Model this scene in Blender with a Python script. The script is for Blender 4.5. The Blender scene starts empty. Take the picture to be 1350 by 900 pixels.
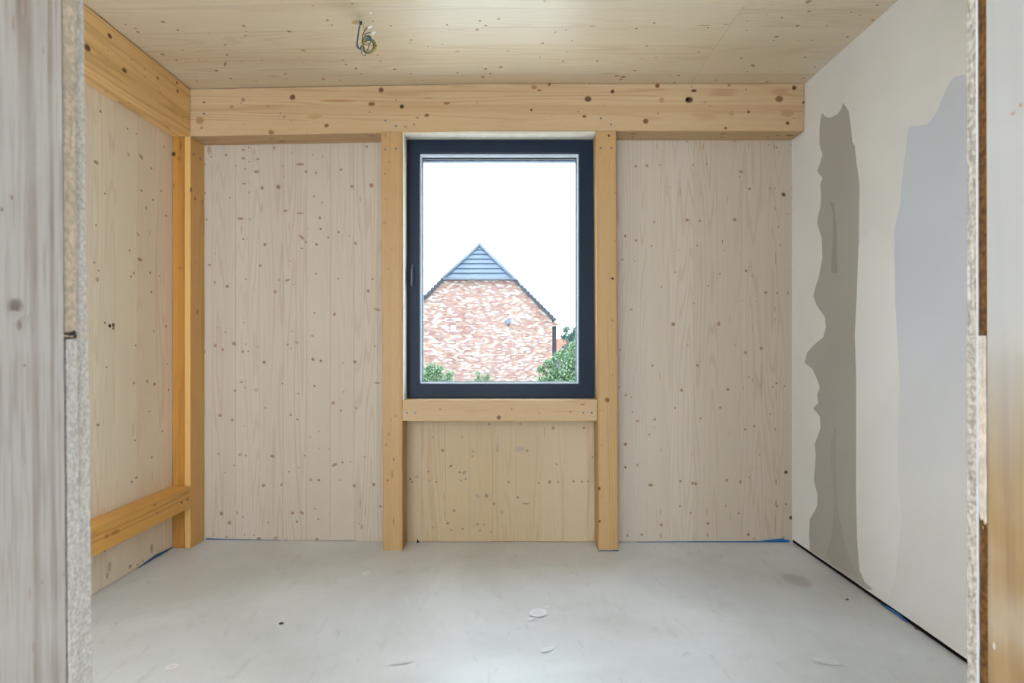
import bpy, bmesh, math, random
from mathutils import Vector, noise
from mathutils.geometry import delaunay_2d_cdt
random.seed(7)
C = bpy.context.scene.collection
SC = bpy.context.scene

# ------------------------------------------------------------------ camera, world, light, exposure
HC = 1.098                       # eye height above the screed
F = 703.0                        # focal length in pixels of the 1350 px wide frame
VX, VY = 675.0, 457.0            # vanishing point of the lines running away
cam = bpy.data.cameras.new('camera'); camo = bpy.data.objects.new('camera', cam); C.objects.link(camo)
camo.location = (0, 0, HC); camo.rotation_euler = (math.pi/2, 0, 0)
cam.sensor_width = 36; cam.lens = F/1350*36
cam.shift_y = (VY-450)/1350; cam.clip_start = 0.02; cam.clip_end = 500
cam.dof.use_dof = True; cam.dof.focus_distance = 2.9; cam.dof.aperture_fstop = 7.0
SC.camera = camo
w = bpy.data.worlds.new('overcast_sky'); SC.world = w; w.use_nodes = True
bg = w.node_tree.nodes['Background']
bg.inputs['Color'].default_value = (0.70, 0.84, 1.0, 1); bg.inputs['Strength'].default_value = 2.6
vs = SC.view_settings
SC.display_settings.display_device = 'sRGB'
vs.view_transform = 'Standard'; vs.look = 'None'; vs.exposure = 2.18; vs.gamma = 1.0; vs.use_curve_mapping = False

# ------------------------------------------------------------------ geometry constants (metres, floor z = 0, camera at x = y = 0)
YW, YF = 3.0, 2.869              # back wall plane, front plane of posts and beam
XL, XLF, XR = -1.83, -1.73, 1.575
ZC = HC+1.418                    # ceiling
ZB = HC+1.161                    # underside of beams
YP = 0.6                         # room face of the doorway partition
def sagc(x): return -0.030*min(1, max(0, (-0.15-x)/1.6))       # ceiling and beams sag a little to the left
def lift(x): return 0.016*min(1, max(0, (-0.4-x)/1.4))         # the screed rises a little to the left
def on_y(px, py, Y): return Vector(((px-VX)*Y/F, Y, HC+(VY-py)*Y/F))
def on_x(px, py, X):
    Y = F*X/(px-VX); return Vector((X, Y, HC+(VY-py)*Y/F))
def on_z(px, py, Z):
    Y = F*(Z-HC)/(VY-py); return Vector(((px-VX)*Y/F, Y, Z))

# ------------------------------------------------------------------ materials
def lin(c):
    r = []
    for v in c[:3]:
        v /= 255.0; r.append(v/12.92 if v <= .04045 else ((v+.055)/1.055)**2.4)
    return (r[0], r[1], r[2], 1)
class NT:
    def __init__(s, name):
        s.m = bpy.data.materials.new(name); s.m.use_nodes = True; s.t = s.m.node_tree
        s.b = s.t.nodes['Principled BSDF']; s.out = s.t.nodes['Material Output']
    def n(s, typ, ins=None, **kw):
        o = s.t.nodes.new(typ)
        for k, v in kw.items(): setattr(o, k, v)
        for k, v in (ins or {}).items(): s.put(o.inputs[k], v)
        return o
    def put(s, sock, v):
        if isinstance(v, bpy.types.NodeSocket): s.t.links.new(v, sock)
        else: sock.default_value = v
    def math(s, op, a, b=0.0, c=0.0):
        o = s.t.nodes.new('ShaderNodeMath'); o.operation = op
        s.put(o.inputs[0], a); s.put(o.inputs[1], b); s.put(o.inputs[2], c); return o.outputs[0]
    def mix(s, f, a, b, typ='MIX'):
        o = s.t.nodes.new('ShaderNodeMix'); o.data_type = 'RGBA'; o.blend_type = typ
        s.put(o.inputs[0], f); s.put(o.inputs[6], a); s.put(o.inputs[7], b); return o.outputs[2]
    def rng(s, v, a, b, c=0.0, d=1.0, smooth=True):
        o = s.n('ShaderNodeMapRange', {'Value': v, 'From Min': a, 'From Max': b, 'To Min': c, 'To Max': d})
        if smooth: o.interpolation_type = 'SMOOTHSTEP'
        return o.outputs[0]
    def noise(s, vec, scale, detail=3, rough=.5, dist=0):
        return s.n('ShaderNodeTexNoise', {'Vector': vec, 'Scale': scale, 'Detail': detail, 'Roughness': rough, 'Distortion': dist}).outputs[0]
    def bump(s, h, strength, dist=.002):
        o = s.n('ShaderNodeBump', {'Height': h, 'Strength': strength, 'Distance': dist}); s.put(s.b.inputs['Normal'], o.outputs[0])
    def done(s, col, rough, spec=.4, metal=0):
        s.put(s.b.inputs['Base Color'], col); s.put(s.b.inputs['Roughness'], rough)
        s.put(s.b.inputs['Specular IOR Level'], spec); s.put(s.b.inputs['Metallic'], metal); return s.m
    def obj(s): return s.n('ShaderNodeTexCoord').outputs['Object']
    def rnd(s): return s.n('ShaderNodeObjectInfo').outputs['Random']

def wood(name, base, alt, late, axis='Z', lines=.35, rings=26, rough=.55, spec=.3, fiber=.12, tint=.5, lam=0, lam_axis='X', blotch=0, pale_top=None):
    """Spruce: stretched-noise contours give cathedral growth rings, fine fibres on top, each board its own tint."""
    k = NT(name)
    rnd = k.rnd(); oc = k.obj()
    off = k.n('ShaderNodeCombineXYZ', {'X': k.math('MULTIPLY', rnd, 37.0), 'Y': k.math('MULTIPLY', rnd, 71.0), 'Z': k.math('MULTIPLY', rnd, 53.0)}).outputs[0]
    v = k.n('ShaderNodeVectorMath', {0: oc, 1: off}, operation='ADD').outputs[0]
    sc = {'X': (.05, 1, 1), 'Y': (1, .05, 1), 'Z': (1, 1, .05)}[axis]
    vs_ = k.n('ShaderNodeVectorMath', {0: v, 1: sc}, operation='MULTIPLY').outputs[0]
    if lam:   # glued lamellas: step the tint and the grain across the section
        sep = k.n('ShaderNodeSeparateXYZ', {0: oc})
        st = k.math('FLOOR', k.math('DIVIDE', sep.outputs[lam_axis], lam))
        wn = k.n('ShaderNodeTexWhiteNoise', {'Vector': k.n('ShaderNodeCombineXYZ', {'X': st, 'Y': rnd}).outputs[0]}).outputs[0]
        vs_ = k.n('ShaderNodeVectorMath', {0: vs_, 1: k.n('ShaderNodeCombineXYZ', {'X': k.math('MULTIPLY', wn, 9.0), 'Y': k.math('MULTIPLY', wn, 5.0), 'Z': k.math('MULTIPLY', wn, 3.0)}).outputs[0]}, operation='ADD').outputs[0]
    n1 = k.noise(vs_, 5.5, 2, .45)
    sn = k.math('SINE', k.math('MULTIPLY', n1, rings*6.283))
    ring = k.rng(sn, .1, 1.0)
    fade = k.rng(k.noise(vs_, 3.0, 1), .38, .62)
    vf = k.n('ShaderNodeVectorMath', {0: vs_, 1: (1, 1, 1)}, operation='MULTIPLY').outputs[0]
    fib = k.noise(vf, 210, 2, .6)
    big = k.noise(vs_, 9, 3)
    col = k.mix(k.math('MULTIPLY', rnd if not lam else k.math('MULTIPLY_ADD', wn, .8, k.math('MULTIPLY', rnd, .2)), tint), lin(base), lin(alt))
    col = k.mix(k.math('MULTIPLY', k.rng(big, .35, .7), .22), col, lin(alt))
    col = k.mix(k.math('MULTIPLY', k.math('MULTIPLY', ring, fade), lines), col, lin(late))
    col = k.mix(k.math('MULTIPLY', k.rng(fib, .4, .75), fiber), col, lin(late))
    if blotch:
        bl = k.rng(k.noise(oc, 7, 4), .45, .7)
        col = k.mix(k.math('MULTIPLY', bl, blotch), col, lin((225, 222, 214)))
    if pale_top:      # paler above a ragged line
        sp = k.n('ShaderNodeSeparateXYZ', {0: oc}); h = k.math('ADD', sp.outputs[2], k.math('MULTIPLY', k.noise(vs_, 14, 3), .12))
        col = k.mix(k.math('MULTIPLY', k.rng(h, pale_top[0], pale_top[1]), .8), col, lin((158, 157, 154)))
    k.bump(k.math('MULTIPLY_ADD', ring, .5, fib), .12, .0008)
    return k.done(col, rough, spec)

M = {}
M['clt'] = wood('white_glazed_spruce', (234, 218, 192), (222, 202, 172), (192, 152, 110), 'Z', .22, 30, .55, .3, .08, .5)
M['clt_shaded'] = wood('white_glazed_spruce_shaded', (194, 178, 159), (181, 162, 139), (157, 124, 90), 'Z', .24, 30, .55, .3, .08, .5)  # same boards as the left wall, darkened to stand in for weaker light
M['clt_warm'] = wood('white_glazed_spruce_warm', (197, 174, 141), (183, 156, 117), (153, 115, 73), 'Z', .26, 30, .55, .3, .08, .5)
M['ceil'] = wood('spruce_ceiling', (215, 200, 173), (206, 182, 147), (173, 136, 95), 'X', .24, 24, .38, .6, .10, .6)
M['beam'] = wood('glulam_beam', (198, 168, 128), (184, 148, 105), (145, 99, 55), 'X', .38, 18, .5, .35, .14, .8, .043, 'Z')
M['beam_y'] = wood('glulam_beam_side', (236, 194, 132), (222, 176, 110), (170, 114, 58), 'Y', .34, 16, .5, .35, .14, .8, .06, 'Z')
M['post_corner'] = wood('orange_glulam_post', (188, 132, 58), (172, 114, 42), (132, 78, 26), 'Z', .32, 14, .45, .4, .16, .8, .04, 'X')
M['post_pale'] = wood('pale_glulam', (218, 170, 102), (206, 154, 82), (170, 112, 54), 'Z', .30, 14, .45, .4, .14, .5)
M['post'] = wood('glulam_post', (189, 152, 103), (177, 135, 80), (139, 91, 44), 'Z', .32, 14, .45, .4, .16, .8, .04, 'X')
M['rail'] = wood('sill_rail_wood', (197, 165, 124), (183, 146, 101), (141, 95, 51), 'X', .36, 14, .5, .35, .12, .6, .05, 'Z')
M['rail_y'] = wood('side_rail_wood', (226, 172, 92), (212, 156, 76), (156, 98, 40), 'Y', .34, 14, .48, .4, .14, .7, .05, 'Z')
M['gray_wood'] = wood('weathered_jamb_wood', (226, 218, 213), (208, 197, 189), (146, 120, 100), 'Z', .5, 12, .7, .2, .4, .6, blotch=.35)
M['jamb_wood'] = wood('oiled_jamb_wood', (146, 120, 84), (130, 101, 64), (98, 70, 38), 'Z', .28, 13, .45, .4, .22, .6, blotch=.15, pale_top=(.98, 1.25))
def plain(name, col, rough=.5, spec=.4, metal=0, var=0, scale=20, bump=0, bscale=120):
    k = NT(name); c = lin(col); oc = k.obj()
    if var:
        d = tuple(x*(1-var) for x in c[:3])+(1,)
        c = k.mix(k.rng(k.noise(oc, scale, 4), .3, .7), c, d)
    if bump: k.bump(k.noise(oc, bscale, 5, .65), bump, .003)
    return k.done(c, rough, spec, metal)
M['frame'] = plain('anthracite_lacquer', (13, 29, 47), .45, .25, 0, .12, 3)
M['bead'] = plain('satin_aluminium_bead', (214, 220, 226), .4, .5, .1, .05)
M['gasket'] = plain('black_rubber', (26, 28, 31), .6)
M['handle'] = plain('dark_handle', (56, 66, 74), .3, .5)
M['blind'] = plain('blue_grey_blind_rail', (140, 150, 166), .6, .3, 0, .1)
M['screw'] = plain('zinc_screw', (120, 124, 128), .35, .5, .8, .2, 200)
M['board'] = plain('plasterboard_paper', (226, 221, 214), .75, .2, 0, .05, 3)
M['core'] = plain('gypsum_core', (240, 233, 224), .95, .1, 0, .3, 230, .5, 320)
M['core_brown_shaded'] = plain('brownish_shaded_gypsum_core', (182, 170, 156), .95, .1, 0, .5, 190, .6, 300)  # brown-grey core, its tone also lowered against the left core to balance light
M['paper'] = plain('white_board_paper', (168, 165, 162), .8, .2)
M['core_tan'] = plain('stained_gypsum_core', (236, 216, 192), .95, .1, 0, .28, 160, .5, 260)
M['lit_reveal'] = plain('pale_lit_reveal', (218, 208, 190), .6, .3, 0, .1, 20)  # pale colour stands in for window light on beam underside and post side
M['fibre'] = plain('brown_fibreboard', (112, 76, 40), .95, .1, 0, .55, 160, .9, 300)
M['smear'] = plain('beige_joint_plaster', (196, 180, 162), .95, .1, 0, .25, 70, .8, 200)
M['dark'] = plain('gap_shade', (24, 20, 17), .9, .1, 0, .3, 60)  # near-black stands in for the shade inside gaps
M['film'] = plain('blue_membrane', (28, 98, 160), .4, .5, 0, .3, 60)
M['white'] = plain('white_plastic', (236, 236, 232), .4, .5)
M['wblue'] = plain('blue_wire', (48, 88, 124), .35, .5)
M['wbrown'] = plain('brown_wire', (92, 62, 44), .35, .5)
M['wgreen'] = plain('yellow_green_wire', (190, 178, 66), .35, .5, 0, .4, 160)
M['chip'] = plain('dark_crumb', (74, 68, 62), .9, .2, 0, .4, 200)
M['chipw'] = plain('pale_crumb', (220, 216, 208), .9, .2, 0, .2, 200)
M['slab'] = plain('hall_plaster', (214, 206, 196), .9, .1)

k = NT('screed'); oc = k.obj()
a = k.rng(k.noise(oc, 1.3, 5, .6, .6), .3, .7); b = k.rng(k.noise(oc, 6, 6, .65), .35, .7)
f_ = k.noise(oc, 240, 3, .6); sw = k.n('ShaderNodeVectorMath', {0: oc, 1: (1, .35, 1)}, operation='MULTIPLY').outputs[0]
c = k.mix(a, lin((216, 218, 218)), lin((194, 194, 192)))
c = k.mix(k.math('MULTIPLY', b, .3), c, lin((218, 218, 216)))
c = k.mix(k.math('MULTIPLY', k.rng(k.noise(sw, 16, 5, .7, 1.2), .55, .78), .36), c, lin((150, 145, 137)))
c = k.mix(k.math('MULTIPLY', k.rng(f_, .6, .8), .28), c, lin((120, 114, 106)))
c = k.mix(k.math('MULTIPLY', k.rng(k.noise(sw, 30, 3, .6, 2), .68, .78), .4), c, lin((214, 212, 207)))
k.bump(k.math('MULTIPLY_ADD', f_, .3, k.noise(oc, 18, 4)), .10, .002)
M['screed'] = k.done(c, k.rng(b, 0, 1, .33, .44), .7)

def decal_mat(name, rough=.55, nsc=90, nst=.2, spec=.3):
    """Marks on a surface (knots, stains): colour and coverage come from the mesh's own attributes."""
    k = NT(name)
    col = k.n('ShaderNodeAttribute', attribute_name='col').outputs['Color']
    nz = k.noise(k.obj(), nsc, 3)
    col = k.mix(k.rng(nz, .35, .7, 0, nst), col, k.mix(1.0, col, (.6, .52, .46, 1), 'MULTIPLY'))
    k.done(col, rough, spec)
    return k.m
M['knot'] = decal_mat('knot_wood'); M['stain'] = decal_mat('floor_stain', .33, 40, .1, .7); M['filler'] = decal_mat('joint_filler', .8, 2.5, .08)

k = NT('window_glass')
lw = k.math('MULTIPLY', k.n('ShaderNodeFresnel', {'IOR': 1.45}).outputs[0], .06)     # reflection weakened to keep the bright hall out of the pane
gl = k.n('ShaderNodeBsdfGlossy', {'Color': (1, 1, 1, 1), 'Roughness': .01}); tr = k.n('ShaderNodeBsdfTransparent', {'Color': (.96, .98, .98, 1)})
mx = k.n('ShaderNodeMixShader', {0: lw, 1: tr.outputs[0], 2: gl.outputs[0]}); k.t.links.new(mx.outputs[0], k.out.inputs[0]); M['glass'] = k.m

k = NT('handform_brick'); oc = k.obj()
sw = k.n('ShaderNodeSeparateXYZ', {0: oc})
bv = k.n('ShaderNodeCombineXYZ', {'X': k.math('ADD', sw.outputs[0], sw.outputs[1]), 'Y': sw.outputs[2]}).outputs[0]
row = k.math('FLOOR', k.math('DIVIDE', sw.outputs[2], .085)); xx = k.math('ADD', sw.outputs[0], sw.outputs[1])
xo = k.math('ADD', k.math('DIVIDE', xx, .23), k.math('MULTIPLY', k.math('MODULO', row, 2.0), .5)); cn = k.math('FLOOR', xo)
wn = k.n('ShaderNodeTexWhiteNoise', {'Vector': k.n('ShaderNodeCombineXYZ', {'X': cn, 'Y': row}).outputs[0]}, noise_dimensions='2D').outputs[0]
wn = k.math('ADD', wn, k.math('MULTIPLY', k.math('SUBTRACT', k.noise(bv, .9, 3, .6), .5), .7))      # firing shades drift over the wall
rp = k.n('ShaderNodeValToRGB', {'Fac': wn}); el = rp.color_ramp.elements; rp.color_ramp.interpolation = 'CONSTANT'
for i, (p_, c_) in enumerate(((0, (92, 62, 55)), (.16, (102, 72, 62)), (.36, (110, 84, 68)), (.5, (100, 80, 75)), (.6, (113, 94, 81)), (.74, (118, 107, 98)), (.9, (130, 125, 120)))):
    e_ = el[i] if i < 2 else el.new(p_)
    e_.position = p_; e_.color = lin(c_)
fx = k.math('FRACT', xo); fz = k.math('FRACT', k.math('DIVIDE', sw.outputs[2], .085))
jt = k.math('MAXIMUM', k.math('LESS_THAN', fx, .05), k.math('LESS_THAN', fz, .14))
cl = k.mix(jt, rp.outputs[0], lin((104, 97, 90)))
M['brick'] = k.done(cl, .9, .2)
M['tile'] = plain('slate_grey_tile', (60, 69, 79), .5, .4, 0, .25, 4)
M['tile_dark'] = plain('dark_verge_tile', (32, 35, 41), .6, .3, 0, .25, 4)
M['zinc'] = plain('zinc_gutter', (62, 66, 72), .4, .5, .3)
M['red_tile'] = plain('red_clay_tile', (128, 62, 44), .8, .2, 0, .25, 2)
M['clad'] = plain('dark_cladding', (58, 54, 56), .7, .2, 0, .2, 5)
M['bounce_ground'] = plain('pale_bounce_ground', (208, 204, 196), .95, .1, 0, .25, .6)  # pale tone chosen so the unseen ground bounces light to the ceiling
M['bark'] = plain('bark', (86, 72, 58), .95, .1, 0, .4, 20)
def leafmat(name, a, b):
    k = NT(name); g = k.n('ShaderNodeNewGeometry').outputs['Random Per Island']
    c = k.mix(g, lin(a), lin(b)); k.done(c, .5, .4); return k.m
M['leaf_dark'] = leafmat('glossy_leaf', (36, 56, 32), (88, 112, 72))
M['leaf_pale'] = leafmat('pale_leaf', (50, 64, 36), (92, 104, 66))
M['leaf_blue'] = leafmat('far_leaf', (56, 78, 68), (98, 118, 98))

# ------------------------------------------------------------------ builders
def link(name, verts, faces, mat, parent=None, base=None, smooth=False, kind=None, attrs=None):
    """One mesh object from world-space vertices; its origin goes to the centre of its base."""
    vs_ = [Vector(v) for v in verts]
    mn = Vector([min(v[i] for v in vs_) for i in range(3)]); mx = Vector([max(v[i] for v in vs_) for i in range(3)])
    o0 = Vector(base) if base else Vector(((mn.x+mx.x)/2, (mn.y+mx.y)/2, mn.z if not parent else (mn.z+mx.z)/2))
    me = bpy.data.meshes.new(name); me.from_pydata([v-o0 for v in vs_], [], faces)
    bm = bmesh.new(); bm.from_mesh(me); bmesh.ops.recalc_face_normals(bm, faces=bm.faces); bm.to_mesh(me); bm.free()
    if mat: me.materials.append(mat)
    if smooth:
        for p in me.polygons: p.use_smooth = True
    if attrs:
        me.attributes.new('col', 'FLOAT_COLOR', 'POINT'); me.attributes.new('cover', 'FLOAT', 'POINT')
        me.attributes['col'].data.foreach_set('color', [q for c_, a_ in attrs for q in c_])
        me.attributes['cover'].data.foreach_set('value', [float(a_) for c_, a_ in attrs])
    o = bpy.data.objects.new(name, me); C.objects.link(o)
    if parent: o.parent = parent; o.location = o0 - wloc(parent)
    else: o.location = o0
    if kind: o['kind'] = kind
    return o
def wloc(o):
    p = Vector(o.location)
    while o.parent: o = o.parent; p += Vector(o.location)
    return p
def tag(o, label=None, cat=None, group=None, kind=None):
    if label: o['label'] = label
    if cat: o['category'] = cat
    if group: o['group'] = group
    if kind: o['kind'] = kind
    return o
def thing(name, loc, label, cat, group=None, kind=None):
    o = bpy.data.objects.new(name, None); C.objects.link(o); o.location = loc; o.empty_display_size = .1
    return tag(o, label, cat, group, kind)
def boxdata(x0, x1, y0, y1, z0, z1):
    v = [(x, y, z) for x in (x0, x1) for y in (y0, y1) for z in (z0, z1)]
    f = [(0, 1, 3, 2), (4, 6, 7, 5), (0, 4, 5, 1), (2, 3, 7, 6), (0, 2, 6, 4), (1, 5, 7, 3)]
    return v, f
def merge(parts):
    V, Fc = [], []
    for v, f in parts:
        n = len(V); V += list(v); Fc += [tuple(i+n for i in q) for q in f]
    return V, Fc
def bev(o, wd, seg=1):
    bm = bmesh.new(); bm.from_mesh(o.data)
    bmesh.ops.bevel(bm, geom=[e for e in bm.edges if e.is_manifold and e.calc_face_angle(0) > .5], offset=wd, segments=seg, affect='EDGES', profile=.7)
    bm.to_mesh(o.data); bm.free(); return o
def box(name, dims, mat, parent=None, bevel=0, **kw):
    v, f = boxdata(*dims); o = link(name, v, f, mat, parent, **kw)
    if bevel: bev(o, bevel)
    return o
def bar(name, sections, mat, parent=None, bevel=0, **kw):
    """Prism through a list of 4-corner sections."""
    V = [p for s in sections for p in s]; n = len(sections); f = [(0, 1, 2, 3), tuple(4*(n-1)+i for i in (3, 2, 1, 0))]
    for i in range(n-1):
        for j in range(4): f.append((4*i+j, 4*i+(j+1) % 4, 4*i+4+(j+1) % 4, 4*i+4+j))
    o = link(name, V, f, mat, parent, **kw)
    if bevel: bev(o, bevel)
    return o
def ring(x0, x1, z0, z1, t, y0, y1):
    """Rectangular picture-frame ring; t = (left, right, bottom, top)."""
    V = []
    for y in (y0, y1):
        V += [(x0, y, z0), (x1, y, z0), (x1, y, z1), (x0, y, z1), (x0+t[0], y, z0+t[2]), (x1-t[1], y, z0+t[2]), (x1-t[1], y, z1-t[3]), (x0+t[0], y, z1-t[3])]
    f = []
    for i in range(4):
        j = (i+1) % 4
        f += [(i, j, 4+j, 4+i), (8+i, 12+i, 12+j, 8+j), (i, 8+i, 8+j, j), (4+i, 4+j, 12+j, 12+i)]
    return V, f
def tube(pts, r, n=6, close=False):
    pts = [Vector(p) for p in pts]; V, f = [], []
    up = Vector((.13, .77, .62)).normalized()
    for i, p in enumerate(pts):
        t = (pts[min(i+1, len(pts)-1)]-pts[max(i-1, 0)]).normalized()
        a_ = t.cross(up).normalized(); b_ = t.cross(a_)
        rr = r[i] if isinstance(r, (list, tuple)) else r
        for q in range(n):
            an = 2*math.pi*q/n; V.append(p+a_*math.cos(an)*rr+b_*math.sin(an)*rr)
    for i in range(len(pts)-1):
        for q in range(n): f.append((i*n+q, i*n+(q+1) % n, (i+1)*n+(q+1) % n, (i+1)*n+q))
    f += [tuple(range(n)), tuple(reversed(range((len(pts)-1)*n, len(pts)*n)))]
    return V, f
def smooth_path(pts, k_=5):
    P = [Vector(p) for p in pts]; out = []
    for i in range(len(P)-1):
        p0, p1, p2, p3 = P[max(i-1, 0)], P[i], P[i+1], P[min(i+2, len(P)-1)]
        for s in range(k_):
            t = s/k_; out.append(.5*((2*p1)+(p2-p0)*t+(2*p0-5*p1+4*p2-p3)*t*t+(3*p1-p0-3*p2+p3)*t**3))
    return out+[P[-1]]
_screw = None
def screw(parent, p, nrm, r=.0058):
    """Zinc countersunk head with its star recess; all share one mesh."""
    global _screw
    if _screw is None:
        V, f = [], []; n = 12
        for rad, h in ((1, 0), (1, .25), (.85, .35), (.42, .3), (.3, .02)):
            for q in range(n):
                wv = 1 if rad > .5 else (1 if q % 2 else .7)
                V.append((rad*wv*math.cos(2*math.pi*q/n), rad*wv*math.sin(2*math.pi*q/n), h))
        for s in range(4):
            for q in range(n): f.append((s*n+q, s*n+(q+1) % n, (s+1)*n+(q+1) % n, (s+1)*n+q))
        f.append(tuple(range(4*n, 5*n)))
        _screw = bpy.data.meshes.new('screw'); _screw.from_pydata(V, [], f); _screw.materials.append(M['screw'])
    o = bpy.data.objects.new('screw', _screw); C.objects.link(o); o.parent = parent; o.location = Vector(p)-wloc(parent)
    o.scale = (r, r, r); o.rotation_euler = Vector(nrm).to_track_quat('Z', 'Y').to_euler(); return o

KD = (156, 118, 92)
def marks(name, parent, items, mat, eps=.0007, under=(205, 182, 152)):
    """Flat marks lying on a surface. item = (centre, normal, grain, r_across, r_along, rgb, strength, angle)."""
    V, Fc, A = [], [], []; n = 14
    for (c_, nr, gr, ra, rl, rgb, st, ang) in items:
        nr = Vector(nr).normalized(); g = Vector(gr).normalized(); s = nr.cross(g)
        g2 = g*math.cos(ang)+s*math.sin(ang); s2 = nr.cross(g2); c_ = Vector(c_)+nr*eps
        col = lin(rgb); dk = tuple(x*.82 for x in col[:3])+(1,); i0 = len(V)
        V.append(c_); A.append((dk, st)); ph = random.random()*9
        for fr, cc, al in ((.5, dk, st), (.85, col, st*.9), (1.15, col, st*.35)):
            for q in range(n):
                an = 2*math.pi*q/n; w_ = fr*(1+.13*noise.noise((ph, math.cos(an)*1.3, math.sin(an)*1.3)))
                V.append(c_+g2*(math.cos(an)*rl*w_)+s2*(math.sin(an)*ra*w_)); A.append((cc, al))
        for q in range(n): Fc.append((i0, i0+1+q, i0+1+(q+1) % n))
        for s_ in range(2):
            for q in range(n):
                a_ = i0+1+s_*n; Fc.append((a_+q, a_+(q+1) % n, a_+n+(q+1) % n, a_+n+q))
    u = lin(under); A = [(tuple(c_[i]*a_+(1-a_)*u[i] for i in range(3))+(1,), 1.0) for c_, a_ in A]
    return link(name, V, Fc, mat, parent, kind='stuff', attrs=A)
UNDER = {}
def knots(parent, specs, normal, grain, plane, name='knot', under=None):
    under = under or UNDER[parent.name]
    """specs: (region x, y, scale, [(zx, zy, r, [aspect, [angle, [strength, [rgb]]]])]) traced from the photograph onto a real surface."""
    it = []
    for ox, oy, sc, lst in specs:
        for t in lst:
            zx, zy, r = t[:3]; asp = t[3] if len(t) > 3 else random.uniform(.85, 1.15); ang = t[4] if len(t) > 4 else 0
            st = t[5] if len(t) > 5 else random.uniform(.72, .98); rgb = t[6] if len(t) > 6 else KD
            p = plane(ox+zx/sc, oy+zy/sc); R = r/sc*p.y/F
            d = random.uniform(-12, 14); rgb = tuple(max(10, c_+d) for c_ in rgb)
            if asp < .36: R *= .62
            it.append((p, normal, grain, R*max(1, asp) if asp > 1 else R, R if asp >= 1 else R/asp, rgb, st, ang))
    return marks(name, parent, it, M['knot'], .0005, under)

# ------------------------------------------------------------------ setting: floor, ceiling, walls
V, Fc = [], []; nx, ny = 40, 30
for j in range(ny+1):
    for i in range(nx+1):
        x = -2.0+3.75*i/nx; y = -1.5+4.55*j/ny; V.append((x, y, lift(x)+.0015*noise.noise((x*2, y*2, 1))))
for j in range(ny):
    for i in range(nx): q = j*(nx+1)+i; Fc.append((q, q+1, q+nx+2, q+nx+1))
nb = len(V); V += [(-2, -1.5, -.2), (1.75, -1.5, -.2), (1.75, 3.05, -.2), (-2, 3.05, -.2)]; Fc.append((nb, nb+3, nb+2, nb+1))
floor = tag(link('floor', V, Fc, M['screed'], base=(0, 0, 0), smooth=True), 'bare grey screed floor with pale scuffs and faint stains', 'floor', kind='structure')

# back wall: backing slab with the window hole, vertical glued boards in front
WX0, WX1, WZ0, WZ1 = -.589, .459, HC-.287, HC+1.150
wb = merge([boxdata(XL-.15, WX0, YW+.022, YW+.14, -.1, ZC), boxdata(WX1, XR+.12, YW+.022, YW+.14, -.1, ZC),
            boxdata(WX0, WX1, YW+.022, YW+.14, -.1, WZ0), boxdata(WX0, WX1, YW+.022, YW+.14, WZ1, ZC)])
wall_back = tag(link('wall_back', *wb, M['clt'], base=(0, YW, 0)), 'back wall of pale vertical spruce boards around the window', 'wall', kind='structure')
PW = 31.2/F*YW
_cache = {}
def plank(parent, key, size, centre, mat, rot=(0, 0, 0)):
    """A board: chamfered box, mesh shared between boards of one size."""
    kk = (key, tuple(round(s, 4) for s in size), mat.name)
    o = bpy.data.objects.new('plank', None) if False else None
    if kk not in _cache:
        v, f = boxdata(-size[0]/2, size[0]/2, -size[1]/2, size[1]/2, -size[2]/2, size[2]/2)
        o = link('plank', v, f, mat, parent, base=(0, 0, 0)); bev(o, .0006); _cache[kk] = o
    else:
        o = _cache[kk].copy(); C.objects.link(o); o.parent = parent
    o.location = Vector(centre)-wloc(parent); return o
seam0 = (1008-VX)/F*YW; zt = ZB+.05
def back_plank(xa, xb, z0, z1, mat):
    plank(wall_back, 'b', (xb-xa-.0004, .022, z1-z0), ((xa+xb)/2, YW+.011, (z0+z1)/2), mat)
xe = [XR]; x = seam0
while x > .56: xe.append(x); x -= PW
xe.append(.52)
for i in range(len(xe)-1): back_plank(xe[i+1], xe[i], .003, zt, M['clt_shaded'])
xe = [-.66]; x = (498-VX)/F*YW
while x > XL: xe.append(x); x -= PW
xe.append(XL)
for i in range(len(xe)-1): back_plank(xe[i+1], xe[i], .010 if xe[i] < -.8 else .003, zt, M['clt_shaded'])
xe = [-.64]; x = (556-VX)/F*YW
while x < .5: xe.append(x); x += PW
xe.append(.52)
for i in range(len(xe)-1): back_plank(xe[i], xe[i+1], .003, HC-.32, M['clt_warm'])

# left wall
wall_left = tag(box('wall_left', (XL-.14, XL-.022, -1.5, YW+.02, -.1, ZC), M['clt'], base=(XL, 1.8, 0)), 'left wall of pale vertical spruce boards behind the low rail', 'wall', kind='structure')
y = YW
while y > YP+.05:
    ya = max(YP-.02, y-PW); plank(wall_left, 'l', (.022, y-ya-.0004, ZB-.02), (XL-.011, (y+ya)/2, .018+(ZB-.02)/2), M['clt']); y = ya

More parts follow.
